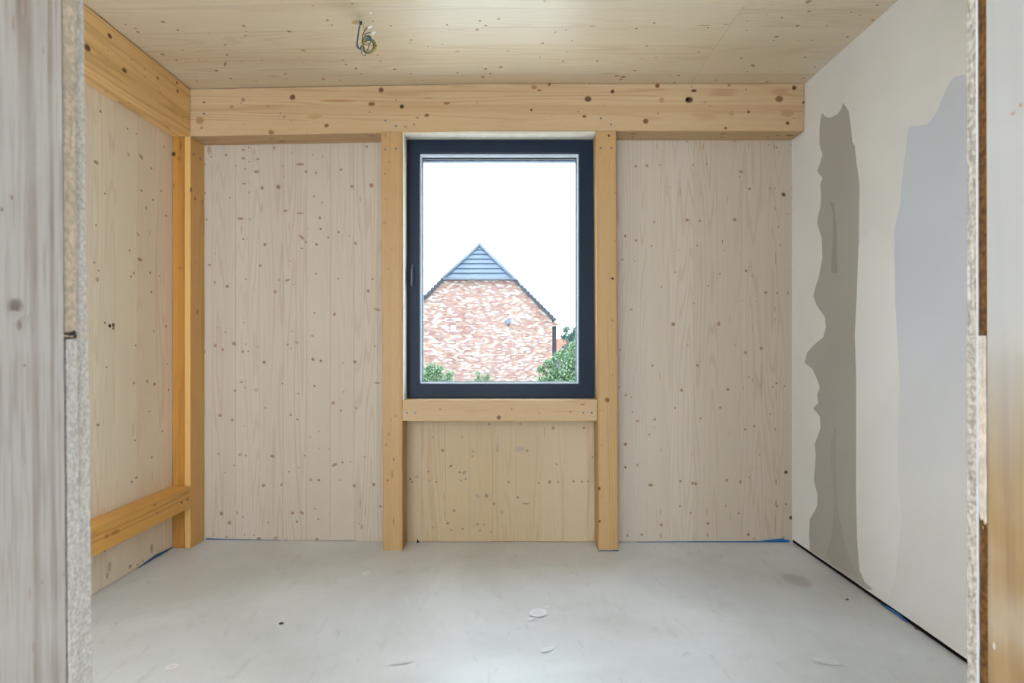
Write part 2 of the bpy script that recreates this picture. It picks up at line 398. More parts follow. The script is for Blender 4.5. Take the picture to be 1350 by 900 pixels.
# ceiling boards run across the room, butted along one line on the right
ceiling = tag(box('ceiling', (XL-.15, XR+.12, -1.5, YW+.14, ZC+.03, ZC+.16), M['ceil'], base=(0, 1.5, ZC)), 'spruce board ceiling with boards running across the room', 'ceiling', kind='structure')
def cplank(x0, x1, y0, y1, key):
    """Ceiling board that follows the slight sag: a prism with a break in its length."""
    xs = [x for x in (x0, -.15, x1) if x0 <= x <= x1]
    if key not in _cache:
        secs = [[(x, y0-(y0+y1)/2, sagc(x)), (x, y1-(y0+y1)/2, sagc(x)), (x, y1-(y0+y1)/2, sagc(x)+.06), (x, y0-(y0+y1)/2, sagc(x)+.06)] for x in xs]
        _cache[key] = bar('plank', secs, M['ceil'], ceiling, .0006, base=(0, 0, 0)); o = _cache[key]
    else:
        o = _cache[key].copy(); C.objects.link(o); o.parent = ceiling
    o.location = Vector((0, (y0+y1)/2, ZC))-wloc(ceiling); return o
y = 2.906+.134; XJ = .963
while y > YP:
    yb = y-.0004; cplank(XL, XJ-.0005, y-.134, yb, 'cl'); cplank(XJ+.0005, XR+.03, y-.134, yb, 'cr'); y -= .134

# right wall: one plasterboard sheet standing a finger off the floor, near-black strips behind it painted as the gap's shade
def floor_gap(y): return .018+.010*max(0, 1-abs(y-2.05)/.3)*0 + .0035*noise.noise((y*3, 2, 0))
V, Fc = [], []; ys = [YP+.0+(YW-YP)*i/60 for i in range(61)]
for y in ys:
    g = floor_gap(y); t = ZC-.004+.003*noise.noise((y*5, 0, 3))
    V += [(XR, y, g), (XR, y, t), (XR+.0125, y, t), (XR+.0125, y, g)]
for i in range(60):
    for j in range(4): Fc.append((4*i+j, 4*i+(j+1) % 4, 4*i+4+(j+1) % 4, 4*i+4+j))
Fc += [(0, 1, 2, 3), (243, 242, 241, 240)]
wall_right = tag(link('wall_right', V, Fc, M['board'], base=(XR, 1.8, 0)), 'right wall of white plasterboard with grey smears of joint filler', 'wall', kind='structure')
box('sole_plate', (XR+.045, XR+.11, -1.5, YW, 0.0, ZC-.02), M['dark'], wall_right)
box('gap_shade_strip', (XR+.0035, XR+.0120, YP, YW-.002, .0005, .0125), M['dark'], wall_right)  # dark strip painted as the shade under the board
def onr(px, py): return on_x(px, py, XR)
def patch(poly, rgb, cover, thick=.0009, fade=None, name='joint_filler'):
    """A smear of filler: thin raised skin with its own outline."""
    P = [onr(*p) for p in poly]
    for p in P: p.z = max(p.z, .0225); p.y = min(max(p.y, YP+.002), YW-.001)
    p2 = [Vector((p.y, p.z)) for p in P]; m = len(p2); st = .09
    y0, y1 = min(p.x for p in p2), max(p.x for p in p2); z0, z1 = min(p.y for p in p2), max(p.y for p in p2)
    inner = [Vector((y0+st*i+.013, z0+st*j+.017)) for i in range(int((y1-y0)/st)+1) for j in range(int((z1-z0)/st)+1)]
    vv, _, ff, ov_, _, _ = delaunay_2d_cdt(p2+inner, [(i, (i+1) % m) for i in range(m)], [], 1, 1e-6)
    V = [Vector((XR-thick, v.x, v.y)) for v in vv]; Fc = [tuple(f) for f in ff]
    ec = {}
    for f in Fc:
        for i in range(len(f)): e = tuple(sorted((f[i], f[(i+1) % len(f)]))); ec[e] = ec.get(e, 0)+1
    back = {}
    for (i, j), c_ in ec.items():
        if c_ == 1:
            for q in (i, j):
                if q not in back: back[q] = len(V); V.append(Vector((XR+.0001, V[q].y, V[q].z)))
            Fc.append((i, j, back[j], back[i]))
    used = sorted({i for f in Fc for i in f}); mp_ = {q: i for i, q in enumerate(used)}
    V = [V[q] for q in used]; Fc = [tuple(mp_[q] for q in f) for f in Fc]
    u = lin((226, 221, 214)); A = [(lin(rgb), cover*(fade(v) if fade else 1)) for v in V]; A = [(tuple(c_[i]*a_+(1-a_)*u[i] for i in range(3))+(1,), 1.0) for c_, a_ in A]
    return link(name, V, Fc, M['filler'], wall_right, attrs=A)
def Z7(l): return [(1050+a/3, 100+b/3) for a, b in l]
def Z8(l): return [(1050+a/2.253, 400+b/2.25) for a, b in l]
P1 = Z7([(98, 155), (105, 148), (112, 160), (126, 165), (140, 163), (165, 150), (178, 130), (185, 107), (195, 122), (207, 140), (215, 200), (221, 262), (230, 275), (237, 340), (246, 400), (250, 440), (248, 560), (247, 650), (243, 750), (238, 890)])
P1 += Z8([(173, 100), (178, 230), (178, 400), (177, 560), (180, 700), (187, 790), (203, 826), (228, 850)])
P1 += [(1143, 790), (1120, 775), (1100, 760), (1085, 750), (1074, 740), (1068, 735)]
P1 += Z8([(38, 690), (40, 640), (52, 620), (62, 600), (63, 565), (52, 525), (58, 450), (55, 415), (72, 370), (70, 335), (50, 310), (65, 295), (62, 270), (70, 250), (62, 225), (48, 195), (25, 175), (32, 145), (55, 120), (80, 100), (88, 70), (85, 40), (60, 5)])
P1 += Z7([(68, 870), (72, 850), (90, 790), (103, 720), (102, 680), (100, 640), (88, 600), (82, 580), (85, 560), (95, 520), (98, 480), (95, 430), (104, 402), (90, 388), (83, 375), (95, 345), (104, 310), (97, 290), (92, 270), (92, 210)])
tag(patch(P1, (174, 168, 158), 1.0), 'dark grey damp filler with a ragged left edge')
patch(Z7([(130, 495), (150, 500), (154, 540), (158, 600), (163, 780), (138, 780), (142, 700), (145, 640), (145, 540)]), (160, 154, 144), 1, .0014, name='filler_streak')
patch(Z8([(100, 420), (110, 380), (118, 362), (117, 450), (118, 560), (128, 640), (150, 740), (186, 815), (160, 800), (110, 775), (88, 745), (105, 690), (112, 600), (106, 500)]), (167, 161, 151), 1, .0014, name='filler_streak')
P2 = [(1290, 92), (1275, 98), (1262, 100), (1257, 101.5), (1251, 112), (1245, 123.5), (1235, 148), (1229, 157), (1223, 163.5), (1210, 166), (1198.5, 166), (1196, 180), (1193.6, 201.7), (1188.8, 240.7), (1187, 270), (1182.4, 287), (1179, 304), (1180, 350), (1180.5, 402), (1183, 440), (1185, 480), (1186, 508), (1185, 560), (1184, 620), (1187, 655), (1188.7, 685), (1185, 730), (1181.7, 760), (1178, 775), (1182, 795), (1230, 825), (1290, 868)]
tag(patch(P2, (200, 202, 208), .9, .0006, lambda v: max(.10, min(1, (v.z-.45)/.9))), 'pale grey filler fading out downwards')
patch([(1128, 330), (1150, 300), (1172, 310), (1179, 340), (1181, 402), (1185, 480), (1184, 620), (1189, 685), (1180, 765), (1172, 786), (1150, 772), (1133, 751), (1130, 700), (1128.6, 640), (1129, 570), (1129, 500), (1127, 440), (1129, 397)], (230, 225, 220), .55, .0005, lambda v: max(0, min(.9, (1.55-v.z)/.5)))

# ------------------------------------------------------------------ timber frame of the room
def post(name, tl, tr, bl, br_, y0, y1, z0, z1, label, mat='post'):
    o = bar(name, [[(bl, y0, z0), (br_, y0, z0), (br_, y1, z0), (bl, y1, z0)], [(tl, y0, z1), (tr, y0, z1), (tr, y1, z1), (tl, y1, z1)]], M[mat], None, .003)
    return tag(o, label, 'post')
XCL = -1.762
corner = post('timber_post', XL+.001, XCL-.0003, XL+.001, XCL-.0003, YF, YW-.002, lift(-1.78)-.001, ZB+sagc(-1.8)+.001, 'orange glulam post standing in the left back corner', 'post_corner')
tag(box('lamella', (XCL, XLF, YF, YW-.002, lift(-1.75)-.001, ZB+sagc(-1.8)+.001), M['post_pale'], corner, .002), 'paler outer lamella of the corner post')
lpost = post('timber_post', (502.2-VX)/245, (530.3-VX)/245, (505.2-VX)/245, (530.6-VX)/245, YF, YW-.002, 0, ZB-.001, 'orange glulam post left of the window')
rpost = post('timber_post', (785.4-VX)/245, (812.6-VX)/245, (788.6-VX)/245, (815-VX)/245, YF, YW-.002, 0, ZB-.001, 'orange glulam post right of the window')
def secs(xs, y0, y1, z0, z1): return [[(x, y0, z0+sagc(x)), (x, y1, z0+sagc(x)), (x, y1, z1+sagc(x)), (x, y0, z1+sagc(x))] for x in xs]
beam = tag(bar('timber_beam', secs([XL, -1.2, -.6, -.15, .5, 1.0, XR-.003], YF, YW+.02, ZB, ZC-.002), M['beam'], None, .003), 'long knotty glulam beam across the back wall above the window', 'beam')
yb0 = YP+.02
sg = sagc(-1.78)
lbeam = tag(bar('timber_beam', [[(XL, y, ZB+sg), (XLF, y, ZB+sg), (XLF, y, ZC-.002+sg), (XL, y, ZC-.002+sg)] for y in (YF-.001, yb0)], M['beam_y'], None, .003), 'glulam beam along the top of the left wall', 'beam')
sill = tag(box('window_rail', ((530.6-VX)/245, (787.0-VX)/245, YF, YW-.002, HC-.4, HC-.286), M['rail'], None, .002), 'horizontal timber rail screwed between the posts under the window', 'rail')
lrail = tag(bar('wall_rail', [[(XL, y, HC-.866), (XLF, y, HC-.866), (XLF, y, HC-.747), (XL, y, HC-.747)] for y in (YF-.001, yb0)], M['rail_y'], None, .003), 'low timber rail along the left wall, screwed to the corner post', 'rail')
for px, py in ((508, 197), (522, 196)): screw(lpost, on_y(px, py, YF), (0, -1, 0))
for px, py in ((792, 195), (806, 195)): screw(rpost, on_y(px, py, YF), (0, -1, 0))
for px, py in ((508, 159), (522, 166), (792, 156), (805.5, 164), (269, 135), (269, 150)): screw(beam, on_y(px, py, YF), (0, -1, 0))
for px, py in ((536.7, 544), (547.7, 544), (769, 544), (780, 544)): screw(sill, on_y(px, py, YF), (0, -1, 0))
for px, py in ((255.3, 203.5), (264, 209)): screw(corner, on_x(px, py, XLF), (1, 0, 0))
for px, py in ((239.5, 662), (247, 658.5)): screw(lrail, on_x(px, py, XLF), (1, 0, 0), .007)

# ------------------------------------------------------------------ knots, traced
UNDER.update({wall_back.name: (187, 170, 148), wall_left.name: (226, 208, 180), ceiling.name: (206, 186, 155), beam.name: (189, 157, 114), lbeam.name: (212, 172, 118),
              corner.name: (178, 122, 50), lpost.name: (183, 143, 92), rpost.name: (183, 143, 92), sill.name: (188, 154, 112), lrail.name: (206, 150, 74)})
BW = lambda px, py: on_y(px, py, YW)
e1 = .32
knots(wall_back, [
 (260, 175, 5, [(508,100,9),(190,147,8),(305,112,7,1.6),(340,97,5),(305,168,8,1.7),(343,190,5),(400,173,7,1.8),(392,257,9,2),(317,238,7),(310,335,6,2),(345,328,4),(428,363,11),(535,357,14),(718,257,10),(678,208,9,3,0,.6,(150,105,70)),(783,264,7),(627,132,4),(760,144,4),(828,158,4),(566,218,7,1,0,.5),(575,290,5,.5,0,.5),(948,243,7),(1117,90,9),(1021,354,11),(1149,347,14),(770,419,7),(824,460,5),(808,561,9),(814,634,7),(787,735,8),(932,654,8),(864,690,6),(1044,728,10),(446,736,10),(415,876,9),(305,700,6,1.4),(327,700,4),(285,565,7,3,0,.8,(160,105,66)),(348,570,5),(583,514,6,2.7,.2,.8),(677,530,6,3.6,0,.7),(690,690,8,3,-.7,.6,(150,104,70)),(716,719,7),(690,762,5,1.8),(615,845,4),(164,854,5),(216,428,5),(52,208,5),(52,396,6),(62,573,7),(255,218,5),(80,870,6,1.8),(118,796,4),(735,632,4),(858,62,5),(93,158,6),(343,392,5),(78,115,13,.45,0,.45,(168,124,80)),(378,125,8,.3,0,.4,(168,116,72)),(1075,440,6,.2,0,.45,(168,124,80)),(1068,618,4,.25,0,.45,(168,124,80)),(607,620,9,.2,0,.3,(178,130,88)),(292,640,8,.2,0,.35,(178,130,88)),(1003,680,6,1,0,.3),(425,500,16,.3,0,.25,(186,140,98))]),
 (260, 355, 5, [(117,85,9),(198,112,10),(538,71,6),(596,72,7,2.4,.35),(514,148,11),(635,100,5),(928,62,6),(1156,64,7),(1128,143,10),(1187,265,8,3,-.2,.75),(773,287,6),(905,295,9,1.3,.8),(187,414,6),(119,502,11),(243,489,12,1.2,-.4),(168,529,9),(48,543,7),(301,541,8),(320,493,5),(441,611,10),(597,495,7,1.4,.3),(656,481,9,1.3,-.3,.6),(620,522,5),(763,593,9),(815,602,9),(1039,610,10),(963,615,4),(759,438,7,1.4,0,.5),(291,741,5,2.4,.3),(248,800,7,1.3,.7),(316,778,5),(773,768,7),(965,806,6),(897,880,9,1.3,.8),(1187,748,6,3.4,-.1),(562,753,5),(667,818,5),(320,65,5),(783,28,6),(134,385,4),(310,350,5),(336,540,5),(627,408,4),(1172,505,7,1,0,.5),(390,795,12,1.3,0,.28),(397,508,10,1,0,.28),(310,320,3,.2,0,.4),(160,800,3,.25,0,.5),(320,740,3,.2,0,.5)]),
 (260, 535, 5, [(150,62,11),(230,92,11),(449,12,6),(617,59,8),(661,88,7),(946,30,8),(1049,14,7),(310,131,4),(804,168,5),(745,204,5),(805,279,4),(870,284,5),(140,315,6),(282,320,7,1.7,.3),(320,326,6),(245,392,6),(496,331,10,1.3,-.3),(709,326,6),(905,388,9,2,.5),(959,372,6),(1103,336,6),(1012,368,4),(437,523,11),(556,518,9),(749,485,10),(803,488,9),(945,488,6),(1036,526,11),(1164,517,9,.8),(160,708,12),(214,769,11),(263,703,6,.5,0,.5),(302,732,6),(629,705,9,1.4,.4),(690,704,9,1.7,-.5),(658,762,7),(799,745,6),(778,676,5),(1070,774,5),(468,768,5),(789,877,8),(605,433,5),(183,437,4),(668,405,5),(408,873,9,1.5),(312,849,5),(1208,661,6,2),(866,712,3),(118,553,3),(195,862,8,1.6,.4,.6),(520,868,10,1.8,.3,.6),(585,882,6,1.6,0,.6),(335,882,5),(110,845,5),(375,850,4,1.6),(1075,640,7,.12,0,.45,(160,112,66)),(1108,700,4,.06,0,.5,(160,112,66)),(1085,795,8,.5,0,.4)]),
 (805, 175, 5, [(166,220,9),(240,217,9),(325,213,6),(541,214,6),(635,207,6),(500,57,5),(817,58,6),(860,257,8,1.6),(916,369,8),(1052,367,7),(1140,407,11,1.3,-.6,.98,(84,56,38)),(1197,367,6),(1044,80,4),(1094,98,6),(1188,83,4),(286,588,9,1,0,.55),(504,575,10),(588,581,9,1,0,.65),(818,572,11),(96,680,8),(168,709,8),(269,747,5),(571,743,5),(76,836,9,1,0,.5),(159,846,4),(391,360,4),(1107,620,6),(1118,740,5),(1165,537,5),(750,776,4),(851,290,5,.6),(448,772,4),(738,716,4,.17,0,.8,(140,94,48)),(610,90,6,.15,0,.55,(160,112,60)),(632,180,3,.04,0,.5,(150,100,56)),(460,390,6,.12,0,.5,(174,126,72)),(458,262,5,.2,0,.35,(174,126,72)),(1080,90,8,.25,0,.6,(160,112,60)),(1083,365,6,.3,0,.5,(160,112,60)),(770,440,7,.2,0,.35,(174,126,72)),(1085,500,5,.2,0,.5,(160,112,60)),(1088,830,4,.06,0,.6,(150,104,60)),(853,800,3,.15,0,.5,(150,104,60)),(305,90,6,.2,0,.35,(170,122,72)),(618,600,5,.06,0,.25,(174,126,72)),(908,90,4,.1,0,.45,(160,112,60))]),
 (805, 355, 5, [(893,10,8),(933,42,7),(335,115,6),(644,108,6),(1021,152,9,1.3),(1097,157,7),(1167,154,7,.8,0,.7),(138,264,7),(548,224,6),(412,361,12),(713,359,9,.6),(866,205,4),(425,19,5),(720,29,5),(953,213,4),(1087,332,5),(62,532,9,1,0,.6),(275,632,8),(573,632,8),(889,549,11),(993,520,11),(508,498,5),(820,500,4),(910,708,6),(467,796,9),(772,791,10),(100,828,9),(138,842,6),(1094,750,7),(1069,775,5),(1147,768,5),(1215,775,6),(988,766,5),(55,776,5),(873,783,4),(993,730,7,.035,0,.5,(168,118,74)),(325,700,5,.12,0,.5,(172,124,76)),(933,385,4,.1,0,.5,(160,112,64)),(785,330,5,.08,0,.35,(174,126,76)),(1084,260,4,.1,0,.6,(160,112,60)),(935,730,6,.2,0,.4,(168,118,74)),(1090,830,4,.07,0,.5,(160,112,64)),(965,350,3,.1,0,.4,(160,112,64)),(700,420,3,.03,0,.3,(168,122,80)),(590,600,3,.015,0,.4,(168,122,80))]),
 (805, 535, 5, [(425,14,6),(722,12,7),(592,82,7),(177,98,8),(291,88,8),(255,189,6),(97,252,9,1.2,.5,.9,(128,72,46)),(97,404,6,.7,0,.9,(128,72,46)),(177,389,10,1,0,.5),(264,521,10,1.5,0,.8,(140,96,58)),(460,495,8),(541,508,11),(561,512,10),(766,489,10),(856,500,7,.5),(887,153,8),(946,133,7),(1052,54,6),(1197,60,5),(981,322,5),(965,406,3),(913,471,5),(1156,436,11,1,0,.98,(80,54,38)),(1155,646,6),(1187,736,11,.9,.4,.95,(96,58,36)),(457,660,7),(529,704,6),(760,657,6),(844,706,6),(334,782,9),(641,773,9),(111,854,8),(205,848,8),(908,847,9),(1140,866,7),(144,39,5),(1098,660,7,.7),(285,140,4),(1090,500,7,.2,0,.75,(150,98,52)),(1078,380,3,.02,0,.7,(150,98,52)),(1100,430,3,.06,0,.6,(150,98,52)),(1087,155,5,.25,0,.6,(150,98,52)),(1085,780,3,.025,0,.7,(150,98,52)),(1090,640,6,.2,0,.7,(150,98,52)),(330,290,5,.2,0,.4,(160,112,66)),(328,700,5,.15,0,.45,(160,112,66)),(634,700,6,.15,0,.45,(160,112,66)),(790,730,4,.08,0,.45,(160,112,66)),(785,180,4,.1,0,.4,(160,112,66)),(305,740,2,.02,0,.5,(160,112,66)),(536,325,3,.15,0,.5,(160,112,66)),(640,850,8,.5,0,.4),(330,855,8,.5,0,.4),(945,873,6,1.5,0,.6)]),
 (480, 500, 3.75, [(388,350,7),(540,354,6),(658,350,5),(807,352,6),(935,240,7),(1086,239,5),(318,455,5),(495,460,8,1.6,.4,.6),(472,458,5),(605,575,9),(642,614,7),(445,648,7,1.2),(560,715,6),(413,711,6),(592,717,4),(339,733,5),(432,745,5),(573,746,5),(487,738,4),(917,507,7),(960,506,5),(863,513,5),(715,507,5),(1077,505,5),(1107,504,5),(952,420,4,1.8,-.5),(760,583,6),(800,614,4,4,0,.7),(325,500,4),(357,506,4),(502,492,5),(478,500,4),(228,492,6),(239,506,5),(429,428,4,2.4,.5),(536,378,4,1.8,.3),(1035,503,5),(680,655,8,1,0,.4),(340,286,4),(485,284,4),(618,222,5),(772,220,4),(627,754,4),(1130,384,5),(660,330,6,.4,0,.4),(395,580,4,.15,0,.45,(160,112,60)),(892,260,3,.06,0,.5,(160,112,60)),(560,575,8,1.5,-.6,.35),(770,345,14,1.6,0,.22),(260,482,7,1.4,0,.35)]),
], (0, -1, 0), (0, 0, 1), BW)
BF = lambda px, py: on_y(px, py, YF)
BK = (132, 80, 50)
knots(beam, [
 (240, 90, 3.375, [(272,140,7,1.2),(263,155,4),(220,171,8),(382,169,6),(492,129,12,1,0,.98,BK),(438,201,5),(455,215,6),(886,97,11,1,0,.98,BK),(844,159,9,.6,0,.98,BK),(978,170,9,1,0,.98,(70,36,26)),(953,142,4),(1089,209,7,.7,0,.9,BK),(1177,155,6,.4,0,.9,BK),(643,255,8,.8,0,.95,BK),(80,232,16,.9,0,.55,(150,98,54)),(87,265,6),(397,285,10,.8,0,.75,BK),(1033,250,4),(1047,220,4,.5),(555,289,3),(485,233,3),(835,195,4),(278,250,3),(995,260,4,.5,0,.6),(1313,153,3),(700,145,10,.08,0,.5,(178,124,68)),(590,215,12,.4,0,.25,(178,124,68)),(1095,133,3,.1,0,.6,BK)]),
 (700, 90, 3.553, [(86,75,7,1,0,.95,BK),(382,109,9,1,0,.98,(84,48,30)),(267,144,12,.75,0,.95,(110,74,50)),(250,225,6,.6,0,.95,BK),(592,82,10,1,0,.98,BK),(763,105,6,.5,0,.98,(70,40,26)),(740,148,14,.8,0,.98,(84,48,30)),(733,146,7,1,0,1,(24,14,10)),(537,248,12,1,0,.95,(112,64,34)),(1019,204,7,1,0,.95,BK),(1163,144,14,.8,0,.85,(124,82,50)),(1233,92,10,1,0,.98,(84,44,24)),(1202,257,8,1,0,.98,(84,44,24)),(912,280,6,.8,0,.95,BK),(838,177,4),(612,150,12,1,0,.4,(160,108,58)),(1275,160,6,1,0,.95,BK),(928,80,4,.6,0,.9,BK),(1232,234,3,.3,0,.9,BK),(345,174,3),(15,90,9,.7,0,.6,(150,90,46)),(40,103,4,.4,0,.9,(150,76,30)),(222,203,3,.5),(98,217,3),(940,210,12,1,0,.35,(150,98,50)),(752,85,4),(275,72,4),(1008,100,4),(596,211,4),(2,195,5,1,0,.98,(50,30,22)),(815,158,4,.25,0,.6,(140,88,42)),(1200,210,16,.5,0,.3,(150,98,50))]),
], (0, -1, 0), (1, 0, 0), BF)
def bu(px, py):
    p = on_z(px, py, ZB); return on_z(px, py, ZB+sagc(p.x))
knots(beam, [(700, 90, 3.553, [(476,323,6,.7),(895,323,6,.7),(1108,322,6,.7),(480,307,8,.5),(900,305,8,.5),(1213,313,8,.4),(1155,314,4,.5),(620,320,3),(725,325,3)]),
             (240, 90, 3.375, [(445,325,8,.5),(398,311,5,.5),(845,300,8,.3),(140,318,6,.3),(460,302,3),(680,297,3),(285,310,3)])], (0, 0, -1), (1, 0, 0), bu, 'underside_knot')
knots(lpost, [(500, 160, 4.09, [(33,75,8),(30,545,10,1,0,.5),(33,417,5),(30,283,4),(55,217,4,1.8,.6),(68,688,4),(52,797,4)]),
              (480, 500, 3.75, [(147,395,6,.7),(123,270,5,.5),(109,322,5),(117,499,6),(133,198,4),(155,180,5,.6,0,.6),(146,700,7,.2,0,.4,(150,96,42)),(138,470,8,.25,0,.4,(150,96,42))])], (0, -1, 0), (0, 0, 1), BF)
knots(rpost, [(500, 160, 4.09, [(1238,77,6,.8,0,.95,(76,44,26)),(1230,295,4),(1272,384,4),(1271,645,5),(1258,848,7)]),
              (500, 340, 4.09, [(1258,110,6),(1257,337,6),(1258,632,5),(1230,765,13,1,0,.9,(140,84,36)),(1192,822,4)]),
              (480, 500, 3.75, [(1162,539,7,.8,0,.95,(96,56,24)),(1164,700,7,1,0,.95,(110,62,24)),(1172,325,4),(1174,578,3)])], (0, -1, 0), (0, 0, 1), BF)
knots(sill, [(480, 500, 3.75, [(666,188,10,1,0,.95,(128,76,46)),(377,147,4,.7),(1080,123,4,.22,0,.9,(130,72,44)),(865,167,4),(730,147,4),(1020,162,4),(1000,158,2,.02,0,.5,(150,90,52)),(560,156,2,.02,0,.4,(160,106,62))])], (0, -1, 0), (1, 0, 0), BF)
knots(corner, [(210, 170, 3.6, [(68,119,10,1,0,.95,(84,44,20)),(100,342,4),(97,424,3),(87,594,4),(107,534,3),(102,80,4,.1,0,.9,(90,52,22)),(97,140,9,.8,0,.4,(120,74,30)),(70,270,6,.25,0,.4,(130,82,34)),(100,660,6,1.5,0,.4,(130,82,34))])], (0, -1, 0), (0, 0, 1), BF)
XF = lambda px, py: on_x(px, py, XLF)
knots(corner, [(210, 170, 3.6, [(150,288,9,.8,0,.9),(170,330,7,.8),(204,345,8,.8),(180,868,8,.6),(186,728,4),(170,637,4)])], (1, 0, 0), (0, 0, 1), XF, 'side_knot', (226, 176, 104))
knots(lbeam, [(0, 0, 4.5, [(650,213,14,.8,.2,.98,BK),(518,283,19,.8,.2,.98,BK),(738,417,13,.7,.2,.98,BK),(935,463,8,1,.2,.95,BK),(1050,492,8,1,0,.95,BK),(1053,540,10,1,0,.95,BK),(642,301,4),(950,548,5),(860,455,4),(856,408,4),(1085,697,5),(780,352,4),(630,398,3),(890,575,4,1,0,.5)])], (1, 0, 0), (0, 1, 0), XF)
BU2 = lambda px, py: on_z(px, py, ZB+sg)
knots(lbeam, [(0, 0, 4.5, [(715,608,10,.8),(765,612,6),(665,560,4),(630,542,5,.5),(990,752,7,.2)])], (0, 0, -1), (0, 1, 0), BU2, 'underside_knot')
knots(lrail, [(100, 560, 3.75, [(404,435,5),(390,394,5,.5),(152,550,9,.6,0,.5,(150,92,36)),(195,530,16,.35,0,.4,(160,98,36)),(97,533,3)])], (1, 0, 0), (0, 1, 0), XF)
LW = lambda px, py: on_x(px, py, XL)
knots(wall_left, [(110, 100, 3, [(50,342,7,1.6,0,.7),(228,320,7,1.8,-.7,.75),(178,310,7,1,0,.4),(84,465,4),(67,141,5),(209,229,4),(174,209,4),(268,366,5),(318,280,4),(229,453,4,2,0,.6),(307,455,5,1,0,.6),(274,490,4),(248,523,6,1.2,-.6,.5),(327,553,4),(50,590,4),(223,726,6,2,-.2),(199,779,6,1,0,.6),(264,778,5),(268,854,5),(60,770,5,1,0,.6),(42,738,5,1,0,.6),(55,805,9,1,0,.5,(170,120,70)),(182,690,4),(188,793,4),(301,790,3),(262,620,2,.12),(215,625,3,4,-.8,.7)]),
                  (110, 380, 3, [(268,14,4),(84,136,5),(104,148,7,1,0,1,(60,36,24)),(118,146,7,.8,.3,.95,(110,66,38)),(118,158,6),(327,150,5),(92,311,4),(252,367,7,1.2,-.5,.6),(281,379,6),(199,374,6,1.2,0,.5),(206,226,4),(260,487,4),(57,540,5,1.6),(312,565,4),(204,601,4),(270,668,5),(209,748,6,1.3,0,.6),(336,402,4),(278,169,3),(332,299,3),(191,765,4),(195,560,3,.06,0,.4,(168,120,74)),(272,740,3,.08,0,.4,(168,120,74))]),
                  (100, 560, 3.75, [(268,700,9,1,0,.8),(330,670,5),(305,690,4),(375,610,10,.4,0,.5),(143,618,8,1,0,.6),(165,700,12,.5,0,.4),(350,512,6),(155,745,8,.5,0,.4)])], (1, 0, 0), (0, 0, 1), LW)
def CE(px, py):
    p = on_z(px, py, ZC); p = on_z(px, py, ZC+sagc(p.x)); return on_z(px, py, ZC+sagc(p.x))
CK = (136, 98, 66)
def ck(l): return [(t+(random.uniform(.75, 1.05),) if len(t) == 3 else t) for t in l]
knots(ceiling, [(110, 0, 4.5, ck([(472,129,9),(560,178,8),(310,168,7),(323,189,8),(951,153,8),(966,186,4),(963,210,6,.6),(1220,186,9),(745,196,4),(840,380,6,5,-.6),(853,325,6,2.6,-.6,.7),(840,265,6,1.4),(788,418,10),(470,322,10),(552,356,6),(873,465,7),(937,366,4),(673,480,6),(1196,437,7),(1208,466,4),(1303,298,11,1,0,.5),(1059,355,5),(1027,480,4),(250,146,5),(588,297,5),(1304,370,4),(663,458,4),(727,358,4),(684,355,4),(600,346,3,.04,0,.5,CK),(1130,450,6,.1,0,.35,CK)])),
 (400, 0, 4.5, ck([(142,119,8),(168,148,5),(252,381,7),(312,405,9),(340,436,6),(120,468,8),(541,411,8),(637,437,6),(915,431,6),(1066,455,9),(1110,436,7),(1081,408,8),(1170,397,11),(1031,175,10,1,0,.7),(1047,123,9,1,0,.6),(1082,151,7),(1158,111,10,1,0,.5),(852,147,7),(519,153,6),(640,237,6),(632,253,5),(740,275,6,1,0,.5),(458,362,5),(216,478,5),(235,355,7,1,0,.5),(1215,300,10,1,0,.3),(411,125,6),(710,478,4),(290,20,8,1,0,.5),(915,305,15,1,0,.25),(55,33,7,1,0,.5),(440,327,6),(823,262,4),(900,175,3,.03,0,.4,CK),(600,346,3,.03,0,.4,CK)])),
 (700, 0, 5.4, ck([(173,228,9,1,0,.6),(250,211,8,1,0,.6),(230,437,10,1,0,.7),(472,434,10,1,0,.8),(738,502,9),(655,547,10,.5,0,1,(128,76,46)),(640,565,9,1,0,1,(128,76,46)),(825,327,9),(750,203,8),(878,162,8),(1193,372,8),(890,407,6),(256,367,8,1,0,.4),(83,307,9),(66,406,7),(1050,537,8),(992,537,5),(1022,585,7),(1260,197,6),(793,418,5),(293,287,5),(610,540,8,.5),(1320,569,7),(95,8,9,1,0,.6),(420,248,5,1,0,.5),(1230,180,8,.1,0,.5,CK),(560,520,6,.06,0,.35,CK),(440,185,9,.4,0,.25,CK),(620,152,3,.02,0,.3,CK),(620,206,3,.02,0,.3,CK)])),
 (930, 0, 5, ck([(678,10,18,1,0,.7),(684,75,9),(607,169,10),(470,240,11),(503,116,7),(433,33,4),(404,96,4),(271,201,5),(237,384,7),(312,431,10,2.2,.8,.7),(275,473,6),(658,376,7),(723,440,6),(648,515,8),(407,538,7),(1132,34,8),(963,80,6),(1021,100,5),(1104,132,9),(802,168,6),(937,242,8),(704,266,6),(450,266,5),(613,266,4),(498,472,4),(275,141,4),(70,525,5),(135,162,7,.25,0,.45,CK)]))],
 (0, 0, -1), (1, 0, 0), CE)

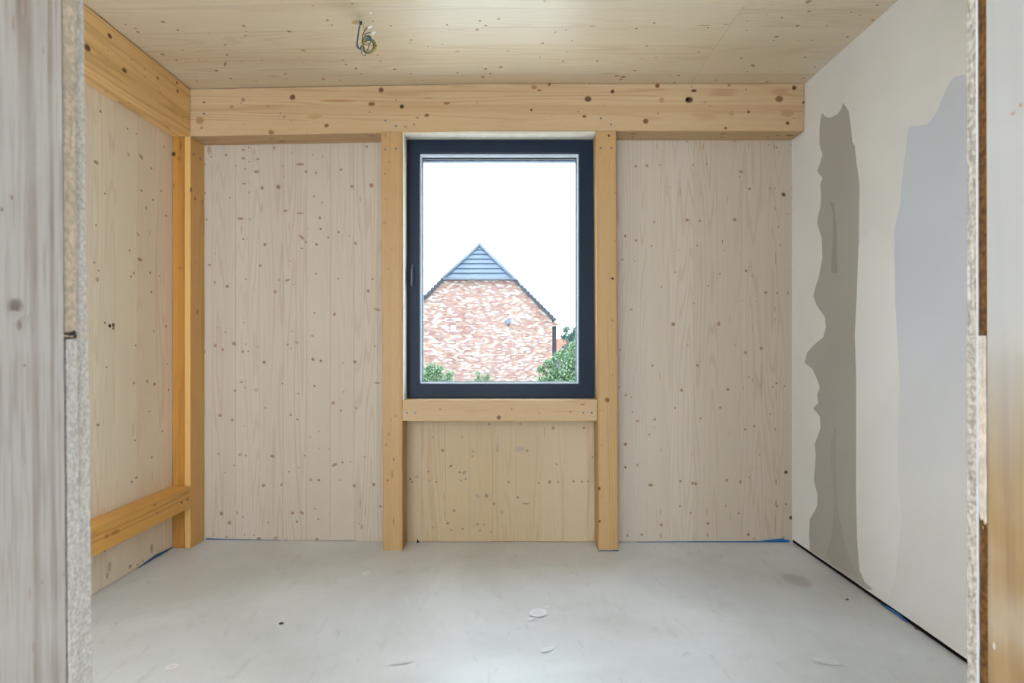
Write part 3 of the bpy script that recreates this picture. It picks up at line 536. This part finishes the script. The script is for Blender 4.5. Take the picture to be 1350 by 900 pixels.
# ------------------------------------------------------------------ window
YFR = 2.96
win = thing('window_1', (0, YFR, HC-.29), 'tall dark framed window with a view of the brick gable', 'window', kind='structure')
fx0, fx1, fz0, fz1 = -.589, .459, HC-.2855, HC+1.149
v, f = ring(fx0, fx1, fz0, fz1, (.076, .088, .080, .073), YFR, YFR+.085)
bev(link('frame', v, f, M['frame'], win), .003, 2)
ix0, ix1, iz0, iz1 = fx0+.076, fx1-.088, fz0+.080, fz1-.073
v, f = ring(ix0, ix1, iz0, iz1, (.009, .009, .008, .016), YFR+.018, YFR+.045); bev(link('glazing_bead', v, f, M['bead'], win), .001)
v, f = ring(ix0+.008, ix1-.008, iz0+.007, iz1-.015, (.006, .006, .005, .008), YFR+.03, YFR+.05); link('gasket', v, f, M['gasket'], win)
box('pane', (ix0+.004, ix1-.004, YFR+.040, YFR+.044, iz0+.003, iz1-.003), M['glass'], win)
hd = box('handle', (-.556, -.545, YFR-.012, YFR+.001, HC+.34, HC+.455), M['handle'], win, .003)
box('handle_lever', (-.5565, -.5475, YFR-.03, YFR-.010, HC+.335, HC+.43), M['handle'], hd, .003)
box('blind_rail', (fx0+.03, fx1-.03, YW+.09, YW+.125, HC+1.072, HC+1.15), M['blind'], win, .004)
box('blind_slot', (fx0+.03, fx1-.03, YW+.07, YW+.089, HC+1.102, HC+1.15), M['gasket'], win)
box('sealing_strip', (fx1, fx1+.012, YFR-.004, YFR+.01, HC-.2, HC+.98), M['white'], win)
box('head_light_strip', ((530.3-VX)/245+.001, (785-VX)/245, YF+.004, YFR-.001, ZB-.012, ZB-.0015), M['lit_reveal'], win)  # added pale strip, window light painted under the beam
box('reveal_light_strip', ((530.6-VX)/245, (530.6-VX)/245+.006, YF+.003, YFR-.001, HC-.285, ZB-.0125), M['lit_reveal'], win)
v, f = merge([boxdata(fx0-.02, fx0+.025, YW+.046, YW+.2, fz0-.02, fz1+.02), boxdata(fx1-.025, fx1+.02, YW+.046, YW+.2, fz0-.02, fz1+.02)])
link('outer_reveal', v, f, M['frame'], win)
box('outer_sill', (fx0-.03, fx1+.03, YW+.046, YW+.24, fz0-.04, fz0+.035), M['bead'], win)

# ------------------------------------------------------------------ doorway the camera looks through
def shx(xb, xt):
    """Edge position by height, given at the bottom and the top of the view."""
    return lambda z: xb+(xt-xb)*(z-(HC-.38))/.77
def board(name, parent, fx, xfar, y0, y1, z0, z1, mat, rough=.0012, n=110, seed=0):
    """A cut sheet whose edge towards the opening is broken and crumbly."""
    V, Fc = [], []; m = 4
    for i in range(n+1):
        z = z0+(z1-z0)*i/n
        for j in range(m+1):
            y = y0+(y1-y0)*j/m
            r = rough*(noise.noise((z*45, y*160, seed))+.6*noise.noise((z*160, y*300, seed+5))) if 0 < i < n else 0
            V.append((fx(z)+(-1 if xfar < 0 else 1)*abs(r), y, z))
        V += [(xfar, y0, z), (xfar, y1, z)]
    s = m+3
    for i in range(n):
        a_, b_ = i*s, (i+1)*s
        for j in range(m): Fc.append((a_+j, a_+j+1, b_+j+1, b_+j))
        Fc += [(a_+m, a_+m+2, b_+m+2, b_+m), (a_, b_, b_+m+1, a_+m+1), (a_+m+1, b_+m+1, b_+m+2, a_+m+2)]
    for a_ in (0, n*s): Fc.append(tuple(a_+j for j in range(m+1))+(a_+m+2, a_+m+1))
    return link(name, V, Fc, mat, parent)
XSR = XR-.001; XSL = -.95
wfl = tag(box('wall_front_left', (XSL, -.56, .40, .566, 0.0, ZC-.03), M['slab'], base=(-.8, .5, 0)), 'plasterboarded partition left of the doorway in the foreground', 'wall', kind='structure')
zs = HC+.012
e1f, e2f = shx(-.4719, -.4785), shx(-.4728, -.4813)
board('gypsum_board', wfl, shx(-.4735, -.4787), XSL, .5672, .583, zs+.003, ZC-.04, M['core_tan'], .0010, seed=1)
tag(board('gypsum_board', wfl, e1f, XSL, .5690, .583, .01, zs-.004, M['core'], .0014, seed=2), 'lower board standing off the timber by a dark gap')
board('gypsum_board', wfl, lambda z: e2f(z)-.0006, XSL, .5832, .600, zs+.001, ZC-.04, M['core'], .0014, seed=3)
board('gypsum_board', wfl, lambda z: e2f(z)+.0006, XSL, .5832, .600, .01, zs-.001, M['core'], .0014, seed=4)
board('board_paper', wfl, lambda z: shx(-.4733, -.4783)(z), XSL, .5664, .5671, zs+.004, ZC-.04, M['paper'], .0003, n=40, seed=5)
box('dark_joint', (-.56, -.480, .5664, .5688, .01, zs-.004), M['dark'], wfl)
cr = []
for i in range(9): cr.append((on_x(92+random.random()*8, 436+random.random()*8, -.474), random.uniform(.0012, .003)))
V, Fc = [], []
for p, r in cr:
    i0 = len(V); V += [p+Vector(d)*r*random.uniform(.7, 1.2) for d in ((1, 0, 0), (-1, 0, 0), (0, 1, 0), (0, -1, 0), (0, 0, 1), (0, 0, -1))]
    Fc += [tuple(i0+j for j in t) for t in ((0, 2, 4), (2, 1, 4), (1, 3, 4), (3, 0, 4), (2, 0, 5), (1, 2, 5), (3, 1, 5), (0, 3, 5))]
link('crumbs', V, Fc, M['chip'], wfl, kind='stuff')
tl = shx(-.4722, -.4777)
trim1 = tag(bar('trim_1', [[(tl(z), .30, z), (tl(z), .566, z), (tl(z)-.05, .566, z), (tl(z)-.05, .30, z)] for z in (0.0, ZC-.05)], M['gray_wood'], None, .001), 'weathered greyish timber jamb on the left of the doorway', 'jamb', kind='structure')
UNDER[trim1.name] = (220, 210, 202)
JL = lambda px, py: on_x(px, py, tl(HC+(VY-py)*.53/F)+.0004)
knots(trim1, [(0, 300, 3, [(58,308,26,1,0,.8,(120,98,84)),(60,300,12,1,0,.9,(84,64,54)),(76,385,9,.5,0,.7,(130,100,78)),(95,545,6,1,0,.6),(60,345,14,1.6,0,.4,(206,190,176))]),
              (0, 0, 3, [(45,780,6,.6,0,.7),(5,828,6,.7,0,.7),(196,135,5,.5,0,.5),(135,650,4,.25,0,.5,(150,112,80)),(170,200,5,.2,0,.4,(160,120,84)),(88,20,8,.15,0,.5,(176,128,84)),(50,90,8,.15,0,.5,(186,138,96)),(110,790,5,.1,0,.4,(150,112,80))]),
              (0, 600, 3, [(215,460,5,.5,0,.4),(250,470,5,.5,0,.4),(165,500,6,.6,0,.35),(130,760,6,.15,0,.5,(166,124,80)),(115,550,6,.15,0,.4,(166,124,80))])], (1, 0, 0), (0, 0, 1), JL)
wfr = tag(box('wall_front_right', (.60, XSR, .40, .577, 0.0, ZC-.03), M['slab'], base=(.8, .5, 0)), 'plasterboarded partition right of the doorway in the foreground', 'wall', kind='structure')
gr = shx(.5128, .5112)
board('gypsum_board', wfr, gr, XSR, .5882, .600, zs, ZC-.04, M['core_brown_shaded'], .0016, seed=11)
board('gypsum_board', wfr, lambda z: gr(z)-.0008, XSR, .5882, .600, .01, zs-.001, M['core_brown_shaded'], .0016, seed=12)
board('board_paper', wfr, lambda z: gr(z)-.0002, XSR, .5874, .588, .01, ZC-.04, M['paper'], .0002, n=40, seed=13)
board('fibreboard', wfr, lambda z: gr(z)+.0014, XSR, .5775, .5868, .01, ZC-.04, M['fibre'], .0012, seed=14)
board('plaster_smear', wfr, lambda z: .5128+.0028*max(0, min(1, (HC-.15-z)/.09)), .5190, .5776, .5866, HC-.25, zs, M['smear'], .0010, n=50, seed=15)
tr_ = shx(.5142, .5122)
trim2 = tag(bar('trim_2', [[(tr_(z), .30, z), (tr_(z), .577, z), (tr_(z)+.05, .577, z), (tr_(z)+.05, .30, z)] for z in (0.0, ZC-.05)], M['jamb_wood'], None, .001), 'smooth yellowish timber jamb on the right of the doorway', 'jamb', kind='structure')
UNDER[trim2.name] = (158, 156, 152)
JR = lambda px, py: on_x(px, py, tr_(HC+(VY-py)*.55/F)-.0004)
knots(trim2, [(1250, 0, 2, [(172,299,5,1,0,.8),(192,277,5,1,0,.8)]), (1250, 640, 3.46, [(212,730,6,.4,0,.5,(214,206,200))])], (-1, 0, 0), (0, 0, 1), JR)

tag(box('wall_hall_blocker', (.22, XR+.1, -1.6, -1.5, -.1, ZC), M['slab'], base=(.7, -1.55, 0)), 'unseen plastered wall added behind the doorway to block hall light', 'wall', kind='structure')  # unseen wall piece, added and sized to dim light from the hall

# ------------------------------------------------------------------ blue membrane peeping out under the walls
def film(parent, pts, w_, nrm, name='membrane_strip'):
    V, Fc = [], []
    for i, p in enumerate(pts):
        p = Vector(p); n_ = Vector(nrm); h = w_[i]
        V += [p+n_*.001, p+n_*(.004+.003*random.random())+Vector((0, 0, h*.5)), p+n_*.0005+Vector((0, 0, h)), p+Vector((0, 0, h))+n_*.0001, p+n_*.0001]
    for i in range(len(pts)-1):
        for j in range(5): Fc.append((5*i+j, 5*i+(j+1) % 5, 5*i+5+(j+1) % 5, 5*i+5+j))
    return link(name, V, Fc, M['film'], parent)
film(wall_left, [(XL, y, lift(XL)-.002) for y in (2.60, 2.68, 2.74, 2.80, 2.868)], [.002, .012, .018, .012, .008], (1, 0, 0))
film(wall_back, [(x, YW, lift(x)-.001) for x in (-1.72, -1.6, -1.5, -1.4, -1.3)], [.008, .005, .005, .003, .002], (0, -1, 0))
film(wall_back, [(x, YW, -.001) for x in (.7, .9, 1.1, 1.25, 1.4, 1.47, 1.52, 1.56)], [.003, .005, .006, .006, .008, .018, .022, .010], (0, -1, 0))
film(wall_right, [(XR-.001, y, 0) for y in (2.12, 2.17, 2.22, 2.27)], [.006, .014, .012, .005], (-1, 0, 0))
for px in (780, 800, 812): pass
film(rpost, [(x, YF, -.001) for x in (.462, .49, .52, .545, .574)], [.002, .005, .003, .006, .004], (0, -1, 0))

# ------------------------------------------------------------------ marks and crumbs on the screed
def FL(px, py): return on_z(px, py, lift(-1.0) if px < 350 else 0.001)
it = []
for px, py, ra, rl, rgb, st, an in ((710, 808, 5, 11, (238, 240, 242), .9, .1), (700, 816, 1.5, 5, (236, 238, 240), .7, .8), (722, 800, 1.2, 4, (236, 238, 240), .6, .9), (722, 856, 2, 9, (236, 236, 234), .8, .5), (1050, 765, 10, 16, (150, 142, 130), .5, .2),
    (399, 741, 2, 16, (206, 202, 196), .6, -.9), (300, 830, 2, 30, (202, 198, 192), .35, -1.2), (226, 879, 3, 7, (240, 238, 234), .9, .3), (483, 756, 3, 4, (238, 236, 232), .9, 0), (470, 746, 2, 12, (200, 196, 190), .5, .8),
    (530, 873, 2, 12, (226, 226, 224), .6, .2), (237, 817, 6, 5, (120, 116, 110), .5, 0), (940, 806, 1.5, 18, (214, 212, 208), .4, -1), (1172, 835, 1.5, 9, (222, 222, 220), .5, .2), (1005, 760, 3, 12, (205, 200, 190), .4, .4), (440, 770, 1.5, 10, (210, 206, 200), .5, .3), (1090, 872, 3, 14, (226, 228, 228), .5, -.3)):
    p = FL(px, py); q = p.y/F; it.append((p, (0, 0, 1), (1, 0, 0), ra*q*2, rl*q, rgb, st, an))
marks('scuff_mark', floor, it, M['stain'], .0022, (205, 206, 205))
def chip(px, py, r, mat, label):
    p = FL(px, py); bm = bmesh.new(); bmesh.ops.create_icosphere(bm, subdivisions=1, radius=r)
    for v in bm.verts: v.co = Vector((v.co.x*random.uniform(.8, 1.5), v.co.y*random.uniform(.7, 1.1), v.co.z*random.uniform(.45, .7)))
    z0 = min(v.co.z for v in bm.verts); V = [v.co+Vector((p.x, p.y, p.z-z0+.0008)) for v in bm.verts]; Fc = [tuple(v.index for v in f.verts) for f in bm.faces]; bm.free()
    tag(link('floor_crumb', V, Fc, mat), label, 'crumb')
chip(371, 823.5, .009, M['chip'], 'dark grey crumb on the left half of the screed, larger than the others')
chip(1117, 791, .006, M['chip'], 'small dark crumb on the screed near the foot of the right wall')
chip(1208, 829, .006, M['chip'], 'small dark crumb close under the right wall, nearest to the doorway')
chip(1041, 811, .004, M['chipw'], 'tiny pale crumb on the screed in front of the right corner')
V, Fc = boxdata(-.0, .012, 0, .004, 0, .016)
notch_dark = tag(link('notch_shade', [(-.535, 2.992, .0), (-.520, 2.992, .0), (-.531, 2.992, .020), (-.535, 2.985, .0), (-.520, 2.985, .0), (-.531, 2.988, .018)], [(0, 1, 2), (3, 5, 4), (0, 3, 4, 1), (1, 4, 5, 2), (2, 5, 3, 0)], M['dark']), 'dark piece standing in for the shade of a tiny triangular sliver at the foot of the panel under the window', 'notch')  # raised dark piece put in place of a shaded notch

# ------------------------------------------------------------------ wires hanging out of the ceiling
hole = CE(475.5, 29)
wires = thing('ceiling_wires', hole, 'coiled bundle of blue, brown and yellow-green wires hanging from the ceiling', 'wires')
YWI = hole.y
def wp(l, dy=0.0, wob=.012):
    P = []
    for i, (zx, zy) in enumerate(l):
        px, py = 440+zx/13.85, 20+zy/13.85
        P.append(on_y(px, py, YWI+dy+wob*math.sin(i*1.3+dy*90)))
    return smooth_path(P, 6)
def coil(cx, cy, rx, ry, turns, ph, dy, tilt=.5):
    l = []
    for i in range(int(turns*10)+1):
        a_ = ph+i*2*math.pi/10; g = 1+.12*math.sin(i*.7+ph)
        x_, y_ = math.cos(a_)*rx*g, math.sin(a_)*ry*g
        l.append((cx+x_*math.cos(tilt)-y_*math.sin(tilt), cy+x_*math.sin(tilt)+y_*math.cos(tilt)))
    return l
top = [(492, 125)]
rw = .0017
def wire(name, l, mat, dy, close_top=True):
    P = wp(l, dy)
    if close_top: P[0] = Vector((hole.x+dy*.3, hole.y+dy*.2, hole.z+.004))
    v, f = tube(P, rw, 6); return link(name, v, f, mat, wires, smooth=True)
down = [(492, 125), (455, 240), (440, 400), (425, 520), (450, 600), (485, 620)]
wire('blue_wire', down[:3]+[(415, 520), (425, 590), (470, 612), (500, 560)]+coil(630, 545, 105, 130, 2.3, 2.6, 0)+[(640, 400), (560, 360), (600, 335), (680, 312)], M['wblue'], -.006)
wire('brown_wire', [(500, 130), (465, 260), (445, 420), (432, 540), (460, 610), (500, 600)]+coil(625, 560, 98, 118, 2.0, 2.9, 0)+[(520, 520), (520, 400), (560, 290), (610, 222)], M['wbrown'], .002)
wire('yellow_green_wire', [(520, 130), (545, 220), (555, 300), (525, 400), (510, 520), (530, 640)]+coil(640, 560, 118, 128, 2.6, 2.4, 0, .3)+[(600, 500), (560, 430), (620, 365), (690, 400)], M['wgreen'], .008)
wire('blue_wire', [(488, 128), (460, 250), (430, 450), (455, 600), (500, 640), (520, 720), (580, 720)]+coil(610, 450, 75, 85, 1.4, 2.2, 0)+[(560, 470), (545, 620), (590, 700)], M['wblue'], -.014)
wire('yellow_green_wire', [(640, 640), (560, 650), (515, 600)]+coil(632, 548, 108, 122, 1.6, 2.8, 0, .1), M['wgreen'], -.012, False)
wire('brown_wire', [(655, 505), (640, 560), (625, 610), (600, 650), (560, 640)], M['wbrown'], .0, False)
def conn(px0, py0, px1, py1, dy):
    a_, b_ = on_y(440+px0/13.85, 20+py0/13.85, YWI+dy), on_y(440+px1/13.85, 20+py1/13.85, YWI+dy)
    v, f = tube([a_, a_+(b_-a_)*.1, a_+(b_-a_)*.9, b_], [.0028, .0042, .0042, .003], 8); link('connector', v, f, M['white'], wires)
conn(625, 240, 700, 200, .0); conn(690, 345, 760, 305, -.004)
v, f = tube([Vector((hole.x, hole.y, hole.z+.004)), Vector((hole.x, hole.y, hole.z-.010))], [.006, .005], 10)
tag(link('conduit_end', v, f, M['gasket'], wires), 'dark end of the conduit in the ceiling')
marks('foam_smear', ceiling, [(CE(470, 29.5), (0, 0, -1), (1, 0, 0), .012, .020, (176, 120, 56), .5, .1), (CE(472, 31), (0, 0, -1), (1, 0, 0), .006, .010, (150, 98, 44), .6, .6), (CE(489, 17), (0, 0, -1), (1, 0, 0), .006, .007, (240, 240, 236), .95, .9)], M['knot'], .0012, (212, 192, 160))

# ------------------------------------------------------------------ outside: garden, brick house, far house, trees
GZ = -3.2
gp, gf = [], []
n = 24
for j in range(n+1):
    for i in range(n+1):
        x = -90+180*i/n; y = 3.6+120*j/n; gp.append((x, y, GZ+.25*noise.noise((x*.05, y*.05, 0))*min(1, max(0, (y-8)/8))-.1))
for j in range(n):
    for i in range(n): q = j*(n+1)+i; gf.append((q, q+1, q+n+2, q+n+1))
ground = tag(link('ground', gp, gf, M['bounce_ground'], base=(0, 40, GZ)), 'unseen ground outside, made pale to bounce light up through the window', 'ground', kind='structure')
YH = 33.0; mp = YH/F
hx = lambda px: (px-VX)*mp
hz = lambda py: HC+(VY-py)*mp
xc = hx(631); xr, xl = hx(728), hx(534); ze = hz(420); zh = hz(366); hw = hx(674)-xc; zr = hz(366)+ (hw)+.12
house = thing('brick_house', (xc, YH, GZ), 'neighbouring brick house with a dark half-hipped roof seen through the window', 'house')
DH = 11.0
prof = [(xl, GZ), (xr, GZ), (xr, ze), (xc+hw, zh), (xc-hw, zh), (xl, ze)]
V = [(x, YH, z) for x, z in prof]+[(x, YH+DH, z) for x, z in prof]
Fc = [tuple(range(6)), tuple(range(11, 5, -1))]+[(i, (i+1) % 6, 6+(i+1) % 6, 6+i) for i in range(6)]
link('wall', V, Fc, M['brick'], house)
rec = 1.05
def slab(pts, th, nrm):
    nv = Vector(nrm).normalized()*th; a_ = [Vector(p) for p in pts]; m = len(a_)
    return [*a_, *[p+nv for p in a_]], [tuple(range(m)), tuple(range(2*m-1, m-1, -1))]+[(i, (i+1) % m, m+(i+1) % m, m+i) for i in range(m)]
ov = .12
for s, xe_ in ((1, xr+.14), (-1, xl-.14)):
    ze_ = ze-.14
    v, f = slab([(xe_, YH-ov, ze_), (xc+s*hw, YH-ov, zh), (xc, YH+rec, zr), (xc, YH+DH+ov, zr), (xe_, YH+DH+ov, ze_)], .14, (s, 0, 1))
    link('roof_slope', v, f, M['tile_dark'], house)
    L = Vector((xe_-xc-s*hw, 0, ze_-zh)); m = 13
    for i in range(m):     # verge tiles step down the slope
        a_ = Vector((xc+s*hw, 0, zh))+L*(i/m); b_ = Vector((xc+s*hw, 0, zh))+L*((i+1.12)/m); nn = Vector((s, 0, 1)).normalized()
        P = [a_+nn*.10, b_+nn*.20, b_-nn*.02, a_-nn*.06]
        bar('verge_tile', [[Vector((p.x, y, p.z)) for p in P] for y in (YH-ov-.10, YH-ov+.22)], M['tile_dark'], house)
# hip: courses of slates stepping up
nc = 7; A0, A1, AP = Vector((xc-hw-.12, YH-ov-.12, zh-.08)), Vector((xc+hw+.12, YH-ov-.12, zh-.08)), Vector((xc, YH+rec, zr+.05))
nn = (A1-A0).cross(AP-A0).normalized(); nn = nn if nn.y < 0 else -nn
for i in range(nc):
    t0, t1 = i/nc, min(1, (i+1)/nc)
    P = [A0.lerp(AP, t0)+nn*.10, A1.lerp(AP, t0)+nn*.10, A1.lerp(AP, t1*.995)+nn*.03, A0.lerp(AP, t1*.995)+nn*.03]
    v, f = slab(P, -.05, nn); link('tile_course', v, f, M['tile'], house)
v, f = slab([A0-nn*.02, A1-nn*.02, AP-nn*.02], -.06, nn); link('underlay', v, f, M['tile_dark'], house)
v, f = slab([(xc-hw-4, YH+DH-.05, ze), (xc+hw+4, YH+DH-.05, ze), (xc, YH+DH-.05, zr)], .05, (0, 1, 0)); link('rear_gable', v, f, M['brick'], house)
for q in (A0, A1):
    v, f = tube([q+nn*.1, q.lerp(AP, .5)+nn*.1, AP+nn*.08], .11, 8); link('hip_ridge', v, f, M['tile'], house, smooth=True)
v, f = tube([AP+Vector((0, -.12, .02)), AP+Vector((0, DH-rec, .02))], .15, 8); link('ridge', v, f, M['tile'], house, smooth=True)
v, f = tube([A0+Vector((-.02, -.08, -.02)), A1+Vector((.05, -.08, -.02))], .10, 8); link('gutter', v, f, M['zinc'], house, smooth=True)
v, f = tube(smooth_path([A1+Vector((0, -.08, -.05)), A1+Vector((.28, -.08, -.08)), A1+Vector((.36, -.1, -.25)), A1+Vector((.52, -.1, -.5))]), .05, 6); link('downpipe', v, f, M['zinc'], house, smooth=True)
lp = Vector((hx(670), YH, hz(424)))
v, f = tube([lp+Vector((0, 0, 0)), lp+Vector((0, -.16, 0)), lp+Vector((0, -.2, 0))], [.16, .18, .12], 12); la = link('wall_lamp', v, f, M['zinc'], house, smooth=False)
box('lamp_bracket', (lp.x-.05, lp.x+.05, YH-.1, YH, lp.z-.26, lp.z-.12), M['clad'], la)
box('vent_cover', (hx(595.2), hx(600.6), YH-.05, YH+.02, hz(436), hz(429)), M['white'], house)
wg = box('side_bay', (hx(728), hx(735.5), YH+1.0, YH+4, GZ, hz(430)), M['clad'], house)
for i in range(5):
    x = hx(728)+.03+i*(hx(735.5)-hx(728)-.06)/4; box('batten', (x-.02, x+.02, YH+.96, YH+1.0, GZ, hz(431)), M['clad'], wg)
box('bay_coping', (hx(727.5), hx(736), YH+.93, YH+4.05, hz(430), hz(428.6)), M['clad'], wg)
# far house with the red roof
fh = thing('far_house', (6.5, 62, GZ), 'far house with a red tiled roof glimpsed right of the brick house', 'house')
box('wall', (4.6, 12.5, 62, 70, GZ, HC-.55), M['clad'], fh)
bar('roof', [[(x, 61.6, HC-.6), (x, 70.4, HC-.6), (x, 66.1, HC+1.0), (x, 65.9, HC+1.0)] for x in (4.4, 12.7)], M['red_tile'], fh)

def tree(name, px, pytop, Y, label, mat, lumps, n, leaf, group=None, seed=1, cat='shrub'):
    """Trunk, branches and a crown of single leaves; lumps are (dx, dz, r) in metres about the crown centre."""
    rnd = random.Random(seed); c0 = on_y(px, pytop, Y)
    t = thing(name, (c0.x, Y, GZ-.15), label, cat, group)
    V, Fc = [], []
    for i in range(n):
        dx, dz, r = rnd.choices(lumps, [l[2]**2 for l in lumps])[0]
        d = Vector((rnd.gauss(0, 1), rnd.gauss(0, 1), rnd.gauss(0, 1))).normalized()*r*(rnd.random()**.35)*(.75+.5*noise.noise((dx*7+rnd.random()*.6, dz*5, seed)))
        p = Vector((c0.x+dx, Y+rnd.uniform(-.15, .15)*r, c0.z+dz))+d*rnd.uniform(.8, 1.2)
        u = Vector((rnd.gauss(0, 1), rnd.gauss(0, 1), rnd.gauss(0, .6)+.6)).normalized(); wv = u.cross(Vector((rnd.gauss(0, 1), rnd.gauss(0, 1), rnd.gauss(0, 1)))).normalized()
        ll = leaf*rnd.uniform(.7, 1.3); i0 = len(V)
        V += [p, p+u*ll*.5+wv*ll*.22, p+u*ll, p+u*ll*.5-wv*ll*.22]; Fc += [(i0, i0+1, i0+2), (i0, i0+2, i0+3)]
    link('foliage', V, Fc, mat, t, kind='stuff')
    v, f = tube([(c0.x, Y, GZ-.15), (c0.x+.05, Y, (GZ+c0.z)/2), (c0.x, Y, c0.z)], [.11, .08, .03], 8); link('trunk', v, f, M['bark'], t, smooth=True)
    parts = []
    for dx, dz, r in lumps:
        parts.append(tube([(c0.x, Y, c0.z-.9+dz*.3), (c0.x+dx*.6, Y+rnd.uniform(-.1, .1), c0.z+dz*.5-.2), (c0.x+dx, Y, c0.z+dz+r*.4)], [.04, .03, .01], 5))
    v, f = merge(parts); link('branches', v, f, M['bark'], t, kind='stuff')
    return t
tree('garden_shrub', 748, 497, 14, 'large leafy shrub at the right edge of the window view', M['leaf_dark'], [(0, 0, .55), (.15, .5, .35), (-.4, -.05, .36), (-.68, .18, .2), (-.48, .32, .2), (.35, .3, .45), (.2, .8, .2), (0, -.5, .7), (.5, -.4, .7), (-.2, .55, .2), (-.6, -.2, .3)], 9000, .085, seed=3)
tree('garden_shrub', 573, 506, 15, 'bushy shrub at the lower left edge of the window view', M['leaf_dark'], [(0, .08, .36), (.34, 0, .3), (-.3, .16, .36), (.12, .36, .2), (.44, .24, .15), (-.1, .4, .2), (0, -.5, .6)], 4200, .085, seed=5)
tree('garden_shrub', 632, 508, 16, 'small sparse shrub below the middle of the brick gable', M['leaf_pale'], [(0, .1, .28), (-.34, .0, .2), (.22, .2, .18), (-.05, .34, .16), (0, -.5, .45)], 1500, .08, seed=7)
tree('far_tree', 754, 448, 45, 'pale tree rising far behind the large shrub', M['leaf_blue'], [(0, 0, .9), (-.6, .2, .5), (.7, .2, .9), (-.45, .85, .4), (.5, .7, .6), (-.5, -.7, .4), (.8, -1, 1.0)], 4200, .22, seed=9, cat='tree')
